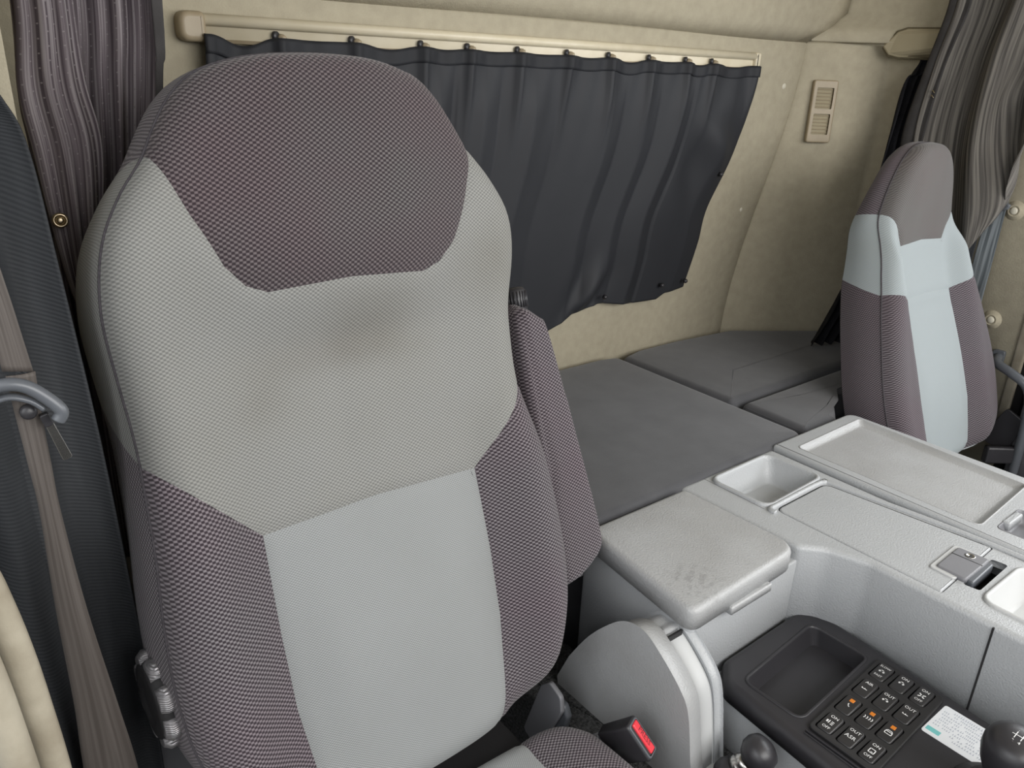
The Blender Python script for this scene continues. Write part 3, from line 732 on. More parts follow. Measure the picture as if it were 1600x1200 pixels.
DT = dict(half=[(0, -.035), (.12, -.028), (.175, 0), (.235, .05), (.270, .12), (.283, .20), (.282, .30), (.270, .42), (.264, .50), (.268, .58), (.274, .66), (.264, .725), (.238, .776),
                (.208, .815), (.188, .850), (.165, .883), (.134, .907), (.08, .921), (0, .926)],
          head=[(0, .663), (.105, .658), (.130, .668), (.152, .692), (.178, .748), (.205, .820), (.37, .90)],
          upper=[(0, .381), (.155, .374), (.268, .489), (.44, .60)],
          centre=[(.155, .374), (.158, .25), (.157, .15), (.147, .06), (.125, -.10)], spine=(.2, .74), bol=(.15, .235), vb=(.36, .50), bolh=.042, headh=.078, hv=(.57, .74), dk=lambda x, v: 1 - .35 * sm(v, .72, .88),
          dents=[(0, .76, .12, .07, -.010), (.0, .585, .12, .03, -.010), (-.03, .47, .02, .09, -.004), (-.14, .50, .05, .05, .004), (.12, .50, .06, .04, .004)], r=.050, depth=.150, mats=('knit_light', 'knit_centre'))
ds, dfr, dF = make_seat('driver', .435, .690, .515, math.radians(18.2), 'large grey and dark purple driver seat with high backrest at the left, nearest the camera', DT)
k = .87
PT = dict(half=[(0, -.03), (.12, -.024), (.19, .0), (.250, .05), (.270, .12), (.274, .20), (.266, .28), (.246, .37), (.220, .46), (.202, .54), (.180, .60), (.164, .66), (.142, .72), (.110, .772), (.065, .803), (0, .812)],
          head=[(0, .575), (.075, .570), (.108, .568), (.125, .600), (.150, .635), (.166, .655), (.32, .72)], upper=[(0, .437), (.130, .432), (.222, .460), (.34, .555)],
          centre=[(.130, .432), (.135, .25), (.137, .13), (.130, .05), (.11, -.10)], spine=(.2, .66), bol=(.120, .185), vb=(.52, .66), bolh=.042, headh=.080, hv=(.50, .82),
          dents=[(0, .40, .10, .02, -.004)], r=.042, depth=.105, dk=lambda x, v: 1 - .55 * sm(v, .45, .78), mats=('knit_pale', 'knit_pale'), headmat='mesh_head_p', darkmat='mesh_dark_p')
ps, pfr, pF = make_seat('passenger', 2.097, .745, .49, math.radians(20.5), 'slimmer grey and dark purple passenger seat beyond the console at the right', PT)

# seat cushions
def cushion(root, cx, y0, z0, hw, mats, long=.50):
    fr = lambda x, v, w: Vector((cx + x, y0 - v, z0 + w))
    o = [(-hw, .10), (-hw + .01, .05), (-hw + .05, .012), (-.12, 0), (.12, 0), (hw - .05, .012), (hw - .01, .05), (hw, .10), (hw + .005, long * .6), (hw - .01, long - .05), (hw - .05, long), (-hw + .05, long), (-hw + .01, long - .05), (-hw - .005, long * .6)]
    cl = catmull([(p[0], p[1], 0) for p in [o[-1]] + o + [o[0]]], 5)[5:-1]; outline = [Vector((p.x, p.y)) for p in cl]
    ce = [(.165, -.12), (.150, .05), (.150, long * .7), (.17, long + .12)]
    seams = []
    for s in (-1, 1):
        for a, b in zip(ce, ce[1:]): seams.append(((s * a[0], a[1]), (s * b[0], b[1])))
    def cw(v):
        for (x0, v0), (x1, v1) in zip(ce, ce[1:]):
            if v <= v1: return x0 + (x1 - x0) * (v - v0) / (v1 - v0)
        return ce[-1][0]
    fr2 = lambda x, v, w: fr(x, v, w)
    spec = {'c': ('cushion_centre', mats, 'pale grey centre of the seat cushion'), 'L': ('cushion_bolster', 'mesh_dark'), 'R': ('cushion_bolster', 'mesh_dark')}
    OL, edge, nr = seatpad(root, fr2, outline, lambda p: Vector((0, min(max(p[1], .2), long - .2))), lambda x, v: .010 * sm(abs(x), .14, .22), .10, lambda x, v: .035, seams,
                           lambda x, v, out: 'c' if abs(x) < cw(v) else ('L' if x < 0 else 'R'), spec, N=140)
    tube('cushion_piping', edge, .0024, 'piping', root, 5, closed=True)
cushion(ds, .435, .685, .478, .258, 'knit_centre')
cushion(ps, 2.097, .73, .36, .25, 'knit_pale')
for root, cx, y in ((ds, .435, .45), (ps, 2.097, .50)):
    slab('pedestal', [(cx - .17, y - .2), (cx + .17, y - .2), (cx + .17, y + .2), (cx - .17, y + .2)], .06, .24, 'black_matt', root, rc=.02, rt=.01)

# driver seat: fold-up armrest, shoulder knob, lumbar dial, hinge
arm_pts = [(.300, .135), (.350, .138), (.392, .165), (.401, .205), (.381, .36), (.356, .535), (.341, .566), (.296, .575), (.292, .40), (.298, .2)]
ao = [Vector(p) for p in arm_pts]
acl = catmull([(p.x, p.y, 0) for p in [ao[-1]] + ao + [ao[0]]], 5)[5:-1]; aout = [Vector((p.x, p.y)) for p in acl]
arm = bpy.data.objects.new('armrest', None)
bpy.data.objects.remove(arm)
def arm_fr(x, v, w): return dfr(x, v, w - .045)
seatpad(ds, arm_fr, aout, lambda p: Vector((.335 + (.36 - p[1]) * .06, min(max(p[1], .18), .52))), lambda x, v: .02, .075, lambda x, v: .016, [((.28, .10), (.3125, .32)), ((.3125, .32), (.300, .62))],
        lambda x, v, out: 'a' if True else 'b', {'a': ('armrest', 'mesh_dark', 'folded-up armrest in dark purple mesh')}, N=120, taper=.004, t_in=[0, .2, .4, .6, .75, .85, .92, .97, 1.0])
kc = dfr(.330, .588, -.075); kax = (dfr(.262, .7, -.075) - dfr(.262, .6, -.075))
kb = lathe('shoulder_knob', [(.016, -.02), (.017, .006), (.0175, .022), (.015, .027), (.010, .029)], 'black', ds, kc, kax, 28)
V = []; F = []
A = kax.normalized(); U = A.orthogonal().normalized(); B = A.cross(U)
for q in range(22):
    a = 2 * PI * q / 22; d = U * math.cos(a) + B * math.sin(a); c = kc + d * .0175
    v, f = tube('', [c - A * .004, c + A * .022], .0013, '', raw=True, n=5); F += [tuple(i + len(V) for i in g_) for g_ in f]; V += v
mk('knob_ribs', V, F, 'black', kb)
# lumbar dial on the outer side
dc = Vector((.150, .832, .680)); da = Vector((-1, -.05, 0)).normalized()
dial = lathe('lumbar_dial', [(.045, -.010), (.050, -.004), (.050, .012), (.046, .018), (.030, .020), (.028, .017), (.012, .0165)], 'black_matt', ds, dc + da * 0, da, 40)
dial['label'] = 'black lumbar dial with ribbed metal grips'
U = Vector((0, sn_ := math.sin(math.radians(20)), math.cos(math.radians(20)))); U = (U - da * U.dot(da)).normalized(); B = da.cross(U)
for q in range(8):
    a0 = 2 * PI * q / 8; V = []; F = []; seg = 7
    for s_ in range(seg + 1):
        a = a0 + (s_ / seg) * (2 * PI / 8 * .70); d = U * math.cos(a) + B * math.sin(a); bul = .004 * math.sin(PI * s_ / seg)
        for (r, h) in ((.046, -.006), (.0565 + bul, -.004), (.0575 + bul, .010), (.052 + bul, .017), (.046, .017)): V.append(dc + d * r + da * h)
    for s_ in range(seg):
        for e in range(4): i = s_ * 5 + e; F.append((i, i + 1, i + 6, i + 5))
    F.append((0, 1, 2, 3, 4)); F.append(tuple(seg * 5 + e for e in (4, 3, 2, 1, 0)))
    V, F = orient(V, F); mk('dial_grip', V, F, 'chrome_rib', dial)
# hinge plate and recliner arm at the lower right
hf = frame_of((.700, .735, .43), (0, -.35, .94), (0, .94, .35))
slab('recliner_plate', [(-.11, -.022), (.02, -.026), (.045, -.012), (.045, .018), (.02, .03), (-.11, .022)], -.004, .004, 'plastic_mid', ds, rc=.01, rt=.002, frame=hf)
hf2 = frame_of((.712, .725, .40), (0, -.2, .98), (0, .98, .2))
slab('recliner_cover', [(-.11, -.018), (.03, -.020), (.046, -.005), (.04, .016), (-.11, .016)], -.006, .006, 'slate', ds, rc=.009, rt=.004, frame=hf2)
# gap strip between the back and the cushion
slab('gap_cloth', [(.26, .665), (.61, .665), (.61, .76), (.26, .76)], .38, .440, 'black_matt', ds, rc=.01, rt=.006)

# passenger seat hinge cover
tube('recliner_cover', catmull([pfr(.296, .06, -.02), pfr(.302, .12, -.01), pfr(.300, .18, -.03), pfr(.292, .22, -.07)], 5), .012, 'slate', ps, 8, flat=.5)
slab('recliner_plate', [(-.05, -.035), (.06, -.03), (.07, .03), (-.05, .04)], -.004, .004, 'black', ps, rc=.012, rt=.002, frame=frame_of((2.385, .72, .49), (0, -.3, .95), (0, .95, .3)))
box('belt_bracket', (2.345, .70, .44), (.8, -.6, 0), (0, 0, 1), .09, .05, .02, 'black', ps, .006)

# ------------------------------------------------------------------ centre console
cs_ = thing('centre_console', 'grey plastic centre console with lidded bins and trays between the two seats', 'console', (1.3, .5, .06))
ZT = .650
tray_top = [(1.212, .716), (1.402, .724), (1.394, .842), (1.208, .838)]
tray_bot = [(1.242, .738), (1.382, .742), (1.380, .822), (1.240, .820)]
bx = [(1.1285, .862), (1.142, .60), (1.176, .565), (1.200, .50), (1.200, -.30), (1.436, -.30), (1.436, .862)]
ft_top = [(1.252, .06), (1.405, .06), (1.405, .336), (1.252, .336)]; ft_bot = [(1.275, .10), (1.395, .10), (1.392, .312), (1.275, .312)]
latch_hole = roundpoly([(1.275, .3525), (1.392, .3555), (1.388, .381), (1.270, .378)], .006, 4)
hole = lambda poly, r: [tuple(p) for p in offs(roundpoly(poly, r, 5), -.001)]
clid = [(1.2175, .388), (1.426, .396), (1.388, .700), (1.2175, .697)]
bin_hole = [tuple(p) for p in offs(roundpoly(clid, [.004, .004, .02, .016], 5), -.0020)]
slab('console_body', bx, .40, ZT - .006, 'plastic', cs_, rc=[.012, .02, .05, .05, .01, .01, .01], rt=.010, nr=5, holes=[hole(tray_top, .02), bin_hole, latch_hole, hole(ft_top, .02)], nc=6)
tray('coin_tray', tray_top, tray_bot, ZT - .006, .050, 'plastic', cs_, rc=.020, rim=.009, h=.006)
tray('front_tray', ft_top, ft_bot, ZT - .006, .035, 'plastic_smooth', cs_, rc=.022, rim=.008, h=.004)
slab('bin_floor', [(1.216, .06), (1.43, .06), (1.43, .70), (1.216, .70)], .58, .596, 'black_matt', cs_, rc=0, rt=.001, nr=1, smooth=False)
tube('raised_border', catmull([(1.204, .690, ZT - .005), (1.207, .7035, ZT - .005), (1.24, .7065, ZT - .005), (1.36, .7095, ZT - .005), (1.392, .704, ZT - .005), (1.400, .68, ZT - .005), (1.434, .40, ZT - .005), (1.436, .0, ZT - .005)], 6), .0055, 'plastic', cs_, 10, flat=1.0)
cl_ = slab('centre_lid', clid, ZT - .024, ZT - .0045, 'plastic', cs_, rc=[.004, .004, .02, .016], rt=.004, nr=4)
# latch: dark grey flap with a key slot
lf = frame_of((1.322, .402, ZT - .0035), (1, .04, 0), (0, 1, 0))
lt_ = slab('lid_latch', [(-.048, -.024), (.048, -.026), (.046, .026), (-.044, .026)], -.004, .005, 'plastic_mid', cs_, rc=.006, rt=.003, frame=lf)
lt_['label'] = 'dark grey latch with a key slot'
slab('latch_surround', [(-.056, -.010), (.056, -.010), (.054, .034), (-.052, .034)], -.004, .0018, 'plastic_smooth', cs_, rc=.008, rt=.0015, frame=lf)
slab('latch_line', [(.016, -.025), (.0175, -.025), (.0165, .025), (.015, .025)], .0048, .0056, 'black', lt_, rc=0, rt=.0003, nr=1, frame=lf)
lathe('key_slot', [(.0085, 0), (.0085, .001), (.006, .0012), (.0055, .0002)], 'metal', lt_, lf(.031, .0, .005), (0, 0, 1), 18)
slab('slot_hole', [(-.005, -.0015), (.005, -.0015), (.005, .0015), (-.005, .0015)], 0, .0014, 'black_matt', lt_, rc=.001, rt=.0004, nr=1, frame=frame_of(lf(.031, 0, .005), (1, 0, 0), (0, 1, 0)))
slab('latch_lip', [(-.042, -.034), (.046, -.034), (.044, -.022), (-.04, -.022)], -.020, .001, 'slate', lt_, rc=.004, rt=.003, frame=lf)
# wide right-hand lid with a shallow recess
rb_ = [(1.4405, -.30), (1.752, -.30), (1.756, .862), (1.4405, .862)]
rec = [(1.470, .438), (1.716, .452), (1.738, .826), (1.474, .820)]
slab('console_side', [(1.442, -.28), (1.752, -.28), (1.752, .855), (1.442, .855)], .06, ZT - .024, 'plastic', cs_, rc=.012, rt=.006)
rlatch = [(1.492, .360), (1.600, .360), (1.595, .418), (1.488, .414)]
slab('table_lid', rb_, ZT - .024, ZT + .004, 'plastic', cs_, rc=[.01, .02, .03, .006], rt=.008, nr=4, holes=[hole(rec, .012), hole(rlatch, .01)])
tray('table_recess', rec, [(1.486, .452), (1.704, .464), (1.724, .812), (1.488, .808)], ZT + .004, .010, 'plastic_soil', cs_, rc=.012, rim=.003, h=.001)
tray('finger_recess', rlatch, [(1.50, .372), (1.59, .372), (1.586, .408), (1.496, .406)], ZT + .004, .022, 'plastic_mid', cs_, rc=.010, rim=.003, h=.001)
box('recess_catch', (1.548, .412, ZT - .001), (1, 0, 0), (0, 1, 0), .06, .014, .016, 'plastic', cs_, .003)
slab('wall_joint', [(1.1985, .2985), (1.21, .2985), (1.21, .3015), (1.1985, .3015)], .40, ZT - .010, 'black_matt', cs_, rc=0, rt=.001, nr=1, smooth=False)
# armrest bin at the rear left of the console
bb_ = [(.846, .592), (1.19, .600), (1.15, .855), (.870, .855)]
o = slab('bin_box', bb_, .36, .615, 'plastic', cs_, rc=[.018, .02, .01, .012], rt=.004)
o = slab('bin_lid', [(.832, .578), (1.130, .590), (1.121, .842), (.862, .842)], .617, ZT + .005, 'plastic_lid', cs_, rc=[.022, .045, .016, .018], rt=.011, nr=8, crown=.0015, nc=8)
o['label'] = 'grained grey lid of the left bin, scuffed at its front corner'
slab('lid_notch', [(.93, .576), (1.04, .578), (1.04, .60), (.93, .60)], .608, .622, 'plastic_soil', cs_, rc=.003, rt=.003)
slab('strip_joint', [(1.1995, .712), (1.2010, .712), (1.2000, .856), (1.1985, .856)], ZT - .012, ZT - .0056, 'plastic_mid', cs_, rc=0, rt=.0002, nr=1, smooth=False)
# front-left corner fillet wall of the box and base under the switch panel
slab('switch_base', [(.912, -.30), (1.198, -.30), (1.198, .598), (.912, .598)], .06, .469, 'plastic', cs_, rc=.008, rt=.003, holes=[[tuple(p) for p in roundpoly([(.934, .431), (1.158, .443), (1.157, .558), (.932, .542)], .01, 3)]])

# side pocket on the left of the bin
sp_ = thing('side_pocket', 'rounded grey plastic holder box mounted low on the left side of the console', 'holder', (.80, .64, .39))
prof = [(.500, .392), (.790, .392), (.792, .402), (.768, .460), (.733, .520), (.698, .566), (.660, .603), (.625, .612), (.590, .594), (.548, .560), (.530, .530), (.516, .46)]
def prism_x(name, pr, xa, xb, mat, rt, rc=.0):
    hi_ = [p for p in pr if p[1] > .42]; lo_ = [p for p in pr if p[1] <= .42]
    k0 = next(i for i, p in enumerate(pr) if p[1] > .42); k1 = max(i for i, p in enumerate(pr) if p[1] > .42)
    cv = catmull([(p[0], p[1], 0) for p in pr[k0:k1 + 1]], 6); pr = list(pr[:k0]) + [(p.x, p.y) for p in cv] + list(pr[k1 + 1:])
    return slab(name, [(p[0], p[1]) for p in pr][::-1], 0, abs(xb - xa), mat, sp_, rc=rc, rt=rt, nr=5, frame=(lambda a, b, c: (xb + (c if xb < xa else -c), a, b)) if 0 else (lambda a, b, c: (xa + (c if xb > xa else -c), a, b)))
prism_x('pocket_side', prof, .812, .776, 'plastic_soil', .009)
prism_x('pocket_back', [(.53, .392), (.77, .392), (.74, .50), (.66, .592), (.63, .601), (.61, .596), (.60, .50)], .812, .862, 'plastic_soil', .006)
ins = [(.512, .398), (.62, .398), (.615, .600), (.590, .586), (.552, .553), (.535, .522), (.522, .46)]
prism_x('pocket_insert', ins, .8125, .846, 'plastic_smooth', .002)
prism_x('pocket_rim', [(.508, .392), (.74, .392), (.70, .55), (.66, .600), (.63, .611), (.592, .595), (.550, .561), (.533, .530), (.520, .46)], .848, .864, 'plastic', .005)
slab('insert_gap', [(.600, .588), (.6035, .588), (.6035, .603), (.600, .603)], 0, .033, 'black_matt', sp_, rc=0, rt=.001, nr=1, frame=lambda a, b, c: (.813 + c, a + .002, b), smooth=False)
box('pocket_foot', (.846, .500, .398), (1, 0, 0), (0, 1, 0), .040, .034, .014, 'plastic_smooth', sp_, .004)

# engine tunnel carpet
slab('carpet_step', [(.722, .1), (.909, .1), (.909, .594), (.864, .596), (.864, .90), (.722, .90)], .06, .388, 'carpet', rc=.01, rt=.01, origin=(.8, .5, .06))
tag(bpy.data.objects['carpet_step'], 'charcoal carpeted step between the driver seat and the console', 'carpet')

# ------------------------------------------------------------------ switch panel
sw = thing('switch_panel', 'black plastic panel with an open pocket and twelve rocker switches beside the gear knob', 'switch panel', (1.05, .35, .478))
ZP = .502
pk_t = [(.940, .437), (1.154, .449), (1.152, .552), (.938, .536)]; pk_b = [(.985, .455), (1.146, .462), (1.146, .535), (.985, .526)]
clus = [(.935, .322), (1.150, .330), (1.158, .430), (.930, .418)]
slab('panel_plate', [(.893, -.20), (1.176, -.20), (1.176, .25), (1.200, .54), (1.188, .594), (.950, .590), (.908, .555), (.893, .35)], .470, ZP, 'black', sw, rc=[.01, .01, .02, .02, .02, .03, .04, .05], rt=.014, nr=6, holes=[hole(pk_t, .016)], nc=7)
tray('panel_pocket', pk_t, pk_b, ZP, .050, 'black', sw, rc=.016, rim=.005, h=.002, rcb=.010)
holes = []
bpos = []
for ci, xc in enumerate((1.131, 1.074, 1.018, .962)):
    for ri in range(3):
        yc = (.412, .379, .346)[ri] - (.0035 * ci); bpos.append((xc, yc, ci, ri))
        holes.append(roundpoly([(xc - .0225, yc - .0135), (xc + .0225, yc - .0135), (xc + .0225, yc + .0135), (xc - .0225, yc + .0135)], .006, 3))
slab('switch_housing', [(.930, .312), (1.158, .322), (1.162, .434), (.932, .420)], ZP - .004, ZP + .006, 'black_matt', sw, rc=.010, rt=.002, holes=holes)
for q in (.0, .005):
    slab('housing_ridge', [(.922 - q * .8, .315), (.9245 - q * .8, .315), (.9255 - q * .8, .418), (.923 - q * .8, .418)], ZP - .004, ZP + .004 - q * .4, 'black', sw, rc=.001, rt=.001)
PR = {(0, 0): ('SLOW', 'FAST', 'arrows'), (0, 1): ('ON', '', 'arrows'), (0, 2): ('ON', 'OFF', 'lamps'), (1, 0): ('AIR', '', 'bar'), (1, 1): ('OUT', '', 'arrows'), (1, 2): ('OUT', '', 'bar'),
      (2, 0): ('*', '', 'seat'), (2, 1): ('*', '', 'spray'), (2, 2): ('*', '', 'car'), (3, 0): ('ON', 'OFF', 'horn'), (3, 1): ('OUT', '', 'ASR'), (3, 2): ('ON', 'OFF', 'mirror')}
SL = {(0, 0): 'switch marked SLOW and FAST, in the corner by the pocket and the console wall', (0, 1): 'switch marked ON with arrows, middle of the row along the console wall', (0, 2): 'switch marked ON and OFF with a cross-shaped symbol, nearest the sticker',
      (1, 0): 'switch marked AIR beside the pocket', (1, 1): 'switch marked OUT with arrows, in the middle of the panel', (1, 2): 'switch marked OUT with a bar symbol', (2, 0): 'switch with orange lens beside the pocket',
      (2, 1): 'switch with orange lens and spray symbol', (2, 2): 'switch with orange lens and car symbol', (3, 0): 'switch marked ON and OFF with a lamp symbol by the pocket corner', (3, 1): 'switch marked OUT ASR', (3, 2): 'switch marked ON and OFF with a square symbol'}
for (xc, yc, ci, ri) in bpos:
    fr_ = frame_of((xc, yc, ZP + .001), (1, 0, 0), (0, 1, 0))
    tl = .0035
    tilt = lambda x, y, z, fr_=fr_: fr_(x, y, z + x * .10)
    b_ = slab('rocker_switch', [(-.0205, -.0118), (.0205, -.0118), (.0205, .0118), (-.0205, .0118)], -.010, .0075, 'button', sw, rc=.005, rt=.003, frame=tilt, nc=3)
    b_['label'] = SL[(ci, ri)]
    A_, B_, ic = PR[(ci, ri)]
    tf = lambda ox: (lambda x, y, z: tilt(ox + y, -x, .0079))        # text reads along -Y with its top towards +X
    if A_ == '*':
        slab('indicator_lens', [(.007, -.0035), (.014, -.0035), (.014, .0035), (.007, .0035)], .0070, .0080, 'orange', b_, rc=.0006, rt=.0004, nr=1, frame=tilt)
    else: text('printed_word', A_, .0078 if len(A_) < 4 else .0062, tf(.0115), 'white', b_)
    if B_: text('printed_word', B_, .0070 if B_ != 'FAST' else .0058, tf(-.0125), 'white', b_)
    if ic == 'ASR': text('printed_word', 'ASR', .0095, tf(-.002), 'white', b_)
    else:
        V = []; F = []
        def seg(x0, y0, x1, y1, w=.0006):
            a = Vector((x0, y0)); b = Vector((x1, y1)); d = (b - a).normalized(); nn = Vector((-d.y, d.x)) * w; i = len(V)
            for p in (a - nn, b - nn, b + nn, a + nn): V.append(tilt(-.001 + p.y, -p.x, .0080))
            F.append((i, i + 1, i + 2, i + 3))
        s = .0045
        if ic == 'arrows':
            for sgn in (-1, 1): seg(sgn * .001, 0, sgn * s, 0); seg(sgn * s, 0, sgn * (s - .002), .002); seg(sgn * s, 0, sgn * (s - .002), -.002)
            seg(-.002, .0035, .002, .0035)
        elif ic == 'lamps':
            for sx_ in (-1, 1):
                for sy_ in (-1, 1): seg(sx_ * .001, sy_ * .001, sx_ * s, sy_ * .0035, .001); seg(sx_ * s, sy_ * .002, sx_ * s, sy_ * .004)
        elif ic == 'bar':
            seg(-s, -.003, s, -.003); seg(-s, -.001, -s + .002, -.003); seg(0, -.001, .001, -.003)
        elif ic == 'seat':
            seg(-.001, .002, .001, -.002); seg(.001, -.002, .003, -.003); seg(0, .003, -.001, .002)
        elif ic == 'spray':
            for q in range(4): seg(-.006 + q * .0038, -.004, -.0045 + q * .0038, -.001); seg(-.0045 + q * .0038, -.001, -.006 + q * .0038, .002)
        elif ic == 'car':
            for a_, b_2 in (((-.005, -.006), (.005, -.006)), ((-.005, -.006), (-.005, -.001)), ((.005, -.006), (.005, -.001)), ((-.005, -.001), (-.003, .002)), ((.005, -.001), (.003, .002)), ((-.003, .002), (.003, .002)), ((-.005, -.001), (.005, -.001))): seg(*a_, *b_2)
        elif ic == 'horn':
            seg(-.005, -.002, -.005, .003, .0012); seg(-.002, -.003, -.002, .004); seg(.001, -.003, .005, -.003); seg(.001, 0, .005, 0); seg(.001, .003, .005, .003)
        elif ic == 'mirror':
            seg(-.004, -.004, .004, -.004); seg(-.004, .004, .004, .004); seg(-.004, -.004, -.004, .004); seg(.004, -.004, .004, .004); seg(-.001, -.002, .002, -.002)
        mk('printed_symbol', V, F, 'white', b_, smooth=False)
# instruction sticker
stf = frame_of((1.112, .272, ZP + .0002), (.0, -1, 0), (1, .03, 0))
st_ = slab('sticker', [(-.045, -.042), (.075, -.042), (.075, .040), (-.045, .040)], 0, .0005, 'sticker', sw, rc=.005, rt=.0002, nr=1, frame=stf)
st_['label'] = 'white instruction sticker with fine blue-grey print and a teal block'
V = []; F = []
for row in range(9):
    yy = .032 - row * .0075; x = -.040 + (0.012 if row == 0 else 0)
    while x < .068:
        w = random.choice((.0012, .002, .003)); 
        if row > 6 and x < -.015: x += .004; continue
        if random.random() < .84:
            i = len(V); h = .0036 if row else .005
            for (a, b) in ((x, yy - h / 2), (x + w, yy - h / 2), (x + w, yy - h / 2 + .0008), (x, yy - h / 2 + .0008)): V.append(stf(a, b, .0007))
            F.append((i, i + 1, i + 2, i + 3)); i = len(V)
            for (a, b) in ((x + w * .4, yy - h / 2), (x + w * .4 + .0006, yy - h / 2), (x + w * .4 + .0006, yy + h / 2), (x + w * .4, yy + h / 2)): V.append(stf(a, b, .0007))
            F.append((i, i + 1, i + 2, i + 3))
        x += w + .0012
mk('fine_print', V, F, 'ink', st_, smooth=False)
slab('teal_block', [(-.042, -.034), (-.022, -.034), (-.022, -.024), (-.042, -.024)], .0004, .0007, 'teal', st_, rc=.001, rt=.0001, nr=1, frame=stf)

# gear lever
gk = thing('gear_lever', 'black leather-grained gear lever knob at the lower right corner', 'gear lever', (1.02, .19, .50))
gc = Vector((1.035, .195, .572)); ga = Vector((-.10, -.05, 1)).normalized()
lathe('shift_knob', [(.012, -.052), (.020, -.046), (.026, -.030), (.034, -.008), (.0375, .010), (.037, .024), (.033, .034), (.024, .0405), (.012, .043), (.002, .0435)], 'black', gk, gc, ga, 40)
lathe('lever_boot', [(.060, -.072), (.056, -.066), (.042, -.058), (.040, -.054), (.028, -.050), (.014, -.046)], 'black_matt', gk, gc, (0, 0, 1), 28)
gf = frame_of(gc + ga * .0436, (0.0, -1, 0), (1, 0, .1))
def kn(x, y, z):
    r = math.hypot(x, y); return gf(x, y, -r * r * 7.5 + .0006)
V = []; F = []
def kseg(x0, y0, x1, y1, w=.0005):
    a = Vector((x0, y0)); b = Vector((x1, y1)); d = (b - a).normalized(); nn = Vector((-d.y, d.x)) * w; m = 5
    for q in range(m):
        p = a.lerp(b, q / m); r_ = a.lerp(b, (q + 1) / m); i = len(V)
        for c in (p - nn, r_ - nn, r_ + nn, p + nn): V.append(kn(c.x, c.y, 0))
        F.append((i, i + 1, i + 2, i + 3))
kseg(-.012, 0, .012, 0)
for x in (-.012, -.004, .004, .012): kseg(x, -.007 if x > -.01 else 0, x, .007)
pat = mk('shift_pattern', V, F, 'white', gk, smooth=False)
for s, x, y in (('R', -.012, .0115), ('1', -.004, .0115), ('3', .004, .0115), ('5', .012, .0115), ('2', -.004, -.0115), ('4', .004, -.0115), ('6', .012, -.0115)):
    text('shift_number', s, .0062, (lambda x_, y_: (lambda a, b, c: kn(a + x_, b + y_, 0)))(x, y), 'white', gk)

# small black knob lever by the panel foot
sk = thing('knob_lever', 'small black ball knob on a chromed stalk beside the switch panel foot', 'lever', (.86, .46, .388))
kc2 = Vector((.858, .448, .474))
ax = Vector((.35, -.45, .8)).normalized()
lathe('ball_knob', [(.010, -.022), (.020, -.017), (.0265, -.006), (.0275, .004), (.024, .014), (.015, .020), (.004, .022)], 'black', sk, kc2, ax, 30)
lathe('collar', [(.017, -.046), (.0175, -.036), (.015, -.032), (.017, -.030), (.013, -.022)], 'metal', sk, kc2, ax, 22)
lathe('stalk_sleeve', [(.022, -.072), (.024, -.060), (.020, -.046)], 'black', sk, kc2, ax, 22)
box('stalk_bracket', (.835, .465, .398), (1, .2, 0), (0, 1, 0), .06, .05, .018, 'black_matt', sk, .005)

# ------------------------------------------------------------------ seat belt buckle
bk = thing('seat_belt_buckle', 'dark grey seat belt buckle with a red PRESS button beside the driver cushion', 'buckle', (.70, .60, .43))
d = Vector((.25, -.72, .65)).normalized(); e = Vector((.28, -.59, -.77)); e = (e - d * e.dot(d)).normalized(); fth = d.cross(e)
bc_ = Vector((.7165, .553, .502))
bf = lambda a, b, c: bc_ + e * a + fth * b + d * c          # a along the long side of the face, b thickness, c along the axis
slab('buckle_body', [(-.031, -.0145), (.031, -.0145), (.031, .0145), (-.031, .0145)], -.062, .0, 'plastic_mid', bk, rc=.006, rt=.003, frame=bf, flare=-.003)
bpy.data.objects['buckle_body'].data.materials[0] = MT['slate_dark'] if 'slate_dark' in MT else MT['black']
slab('button_rim', [(-.029, -.0125), (.029, -.0125), (.029, .0125), (-.029, .0125)], -.002, .0018, 'slate', bk, rc=.006, rt=.0015, frame=bf, holes=[[tuple(p) for p in roundpoly([(-.0262, -.010), (.0262, -.010), (.0262, .010), (-.0262, .010)], .004, 3)]])
rbt = slab('red_button', [(-.0255, -.0045), (.0255, -.0045), (.0255, .0095), (-.0255, .0095)], -.004, .0030, 'red', bk, rc=.003, rt=.0025, frame=bf)
slab('tongue_slot', [(-.0255, -.0098), (.0255, -.0098), (.0255, -.0045), (-.0255, -.0045)], -.003, .0004, 'black_matt', bk, rc=0, rt=.0004, nr=1, frame=bf, smooth=False)
text('printed_word', 'PRESS', .0118, lambda x, y, z: bf(x, y + .003, .0032), 'red_dark', rbt)
sb = catmull([bc_ - d * .060, bc_ - d * .085 + Vector((0, 0, -.002)), Vector((.690, .640, .420)), Vector((.700, .67, .36))], 10)
V, F = tube('', sb, [.0225 - .0006 * i for i in range(len(sb))], '', raw=True, n=12, flat=.5, up=fth)
mk('stalk_sleeve', V, F, 'black', bk)
for q in range(10):
    c = bc_ - d * (.062 + q * .0052); w = .0225 - q * .0006
    V, F = tube('', [c - d * .0013, c, c + d * .0013], [w * 1.0, w * 1.09, w * 1.0], '', raw=True, n=12, flat=.5, up=fth)
    mk('sleeve_rib', V, F, 'plastic_mid', bk)

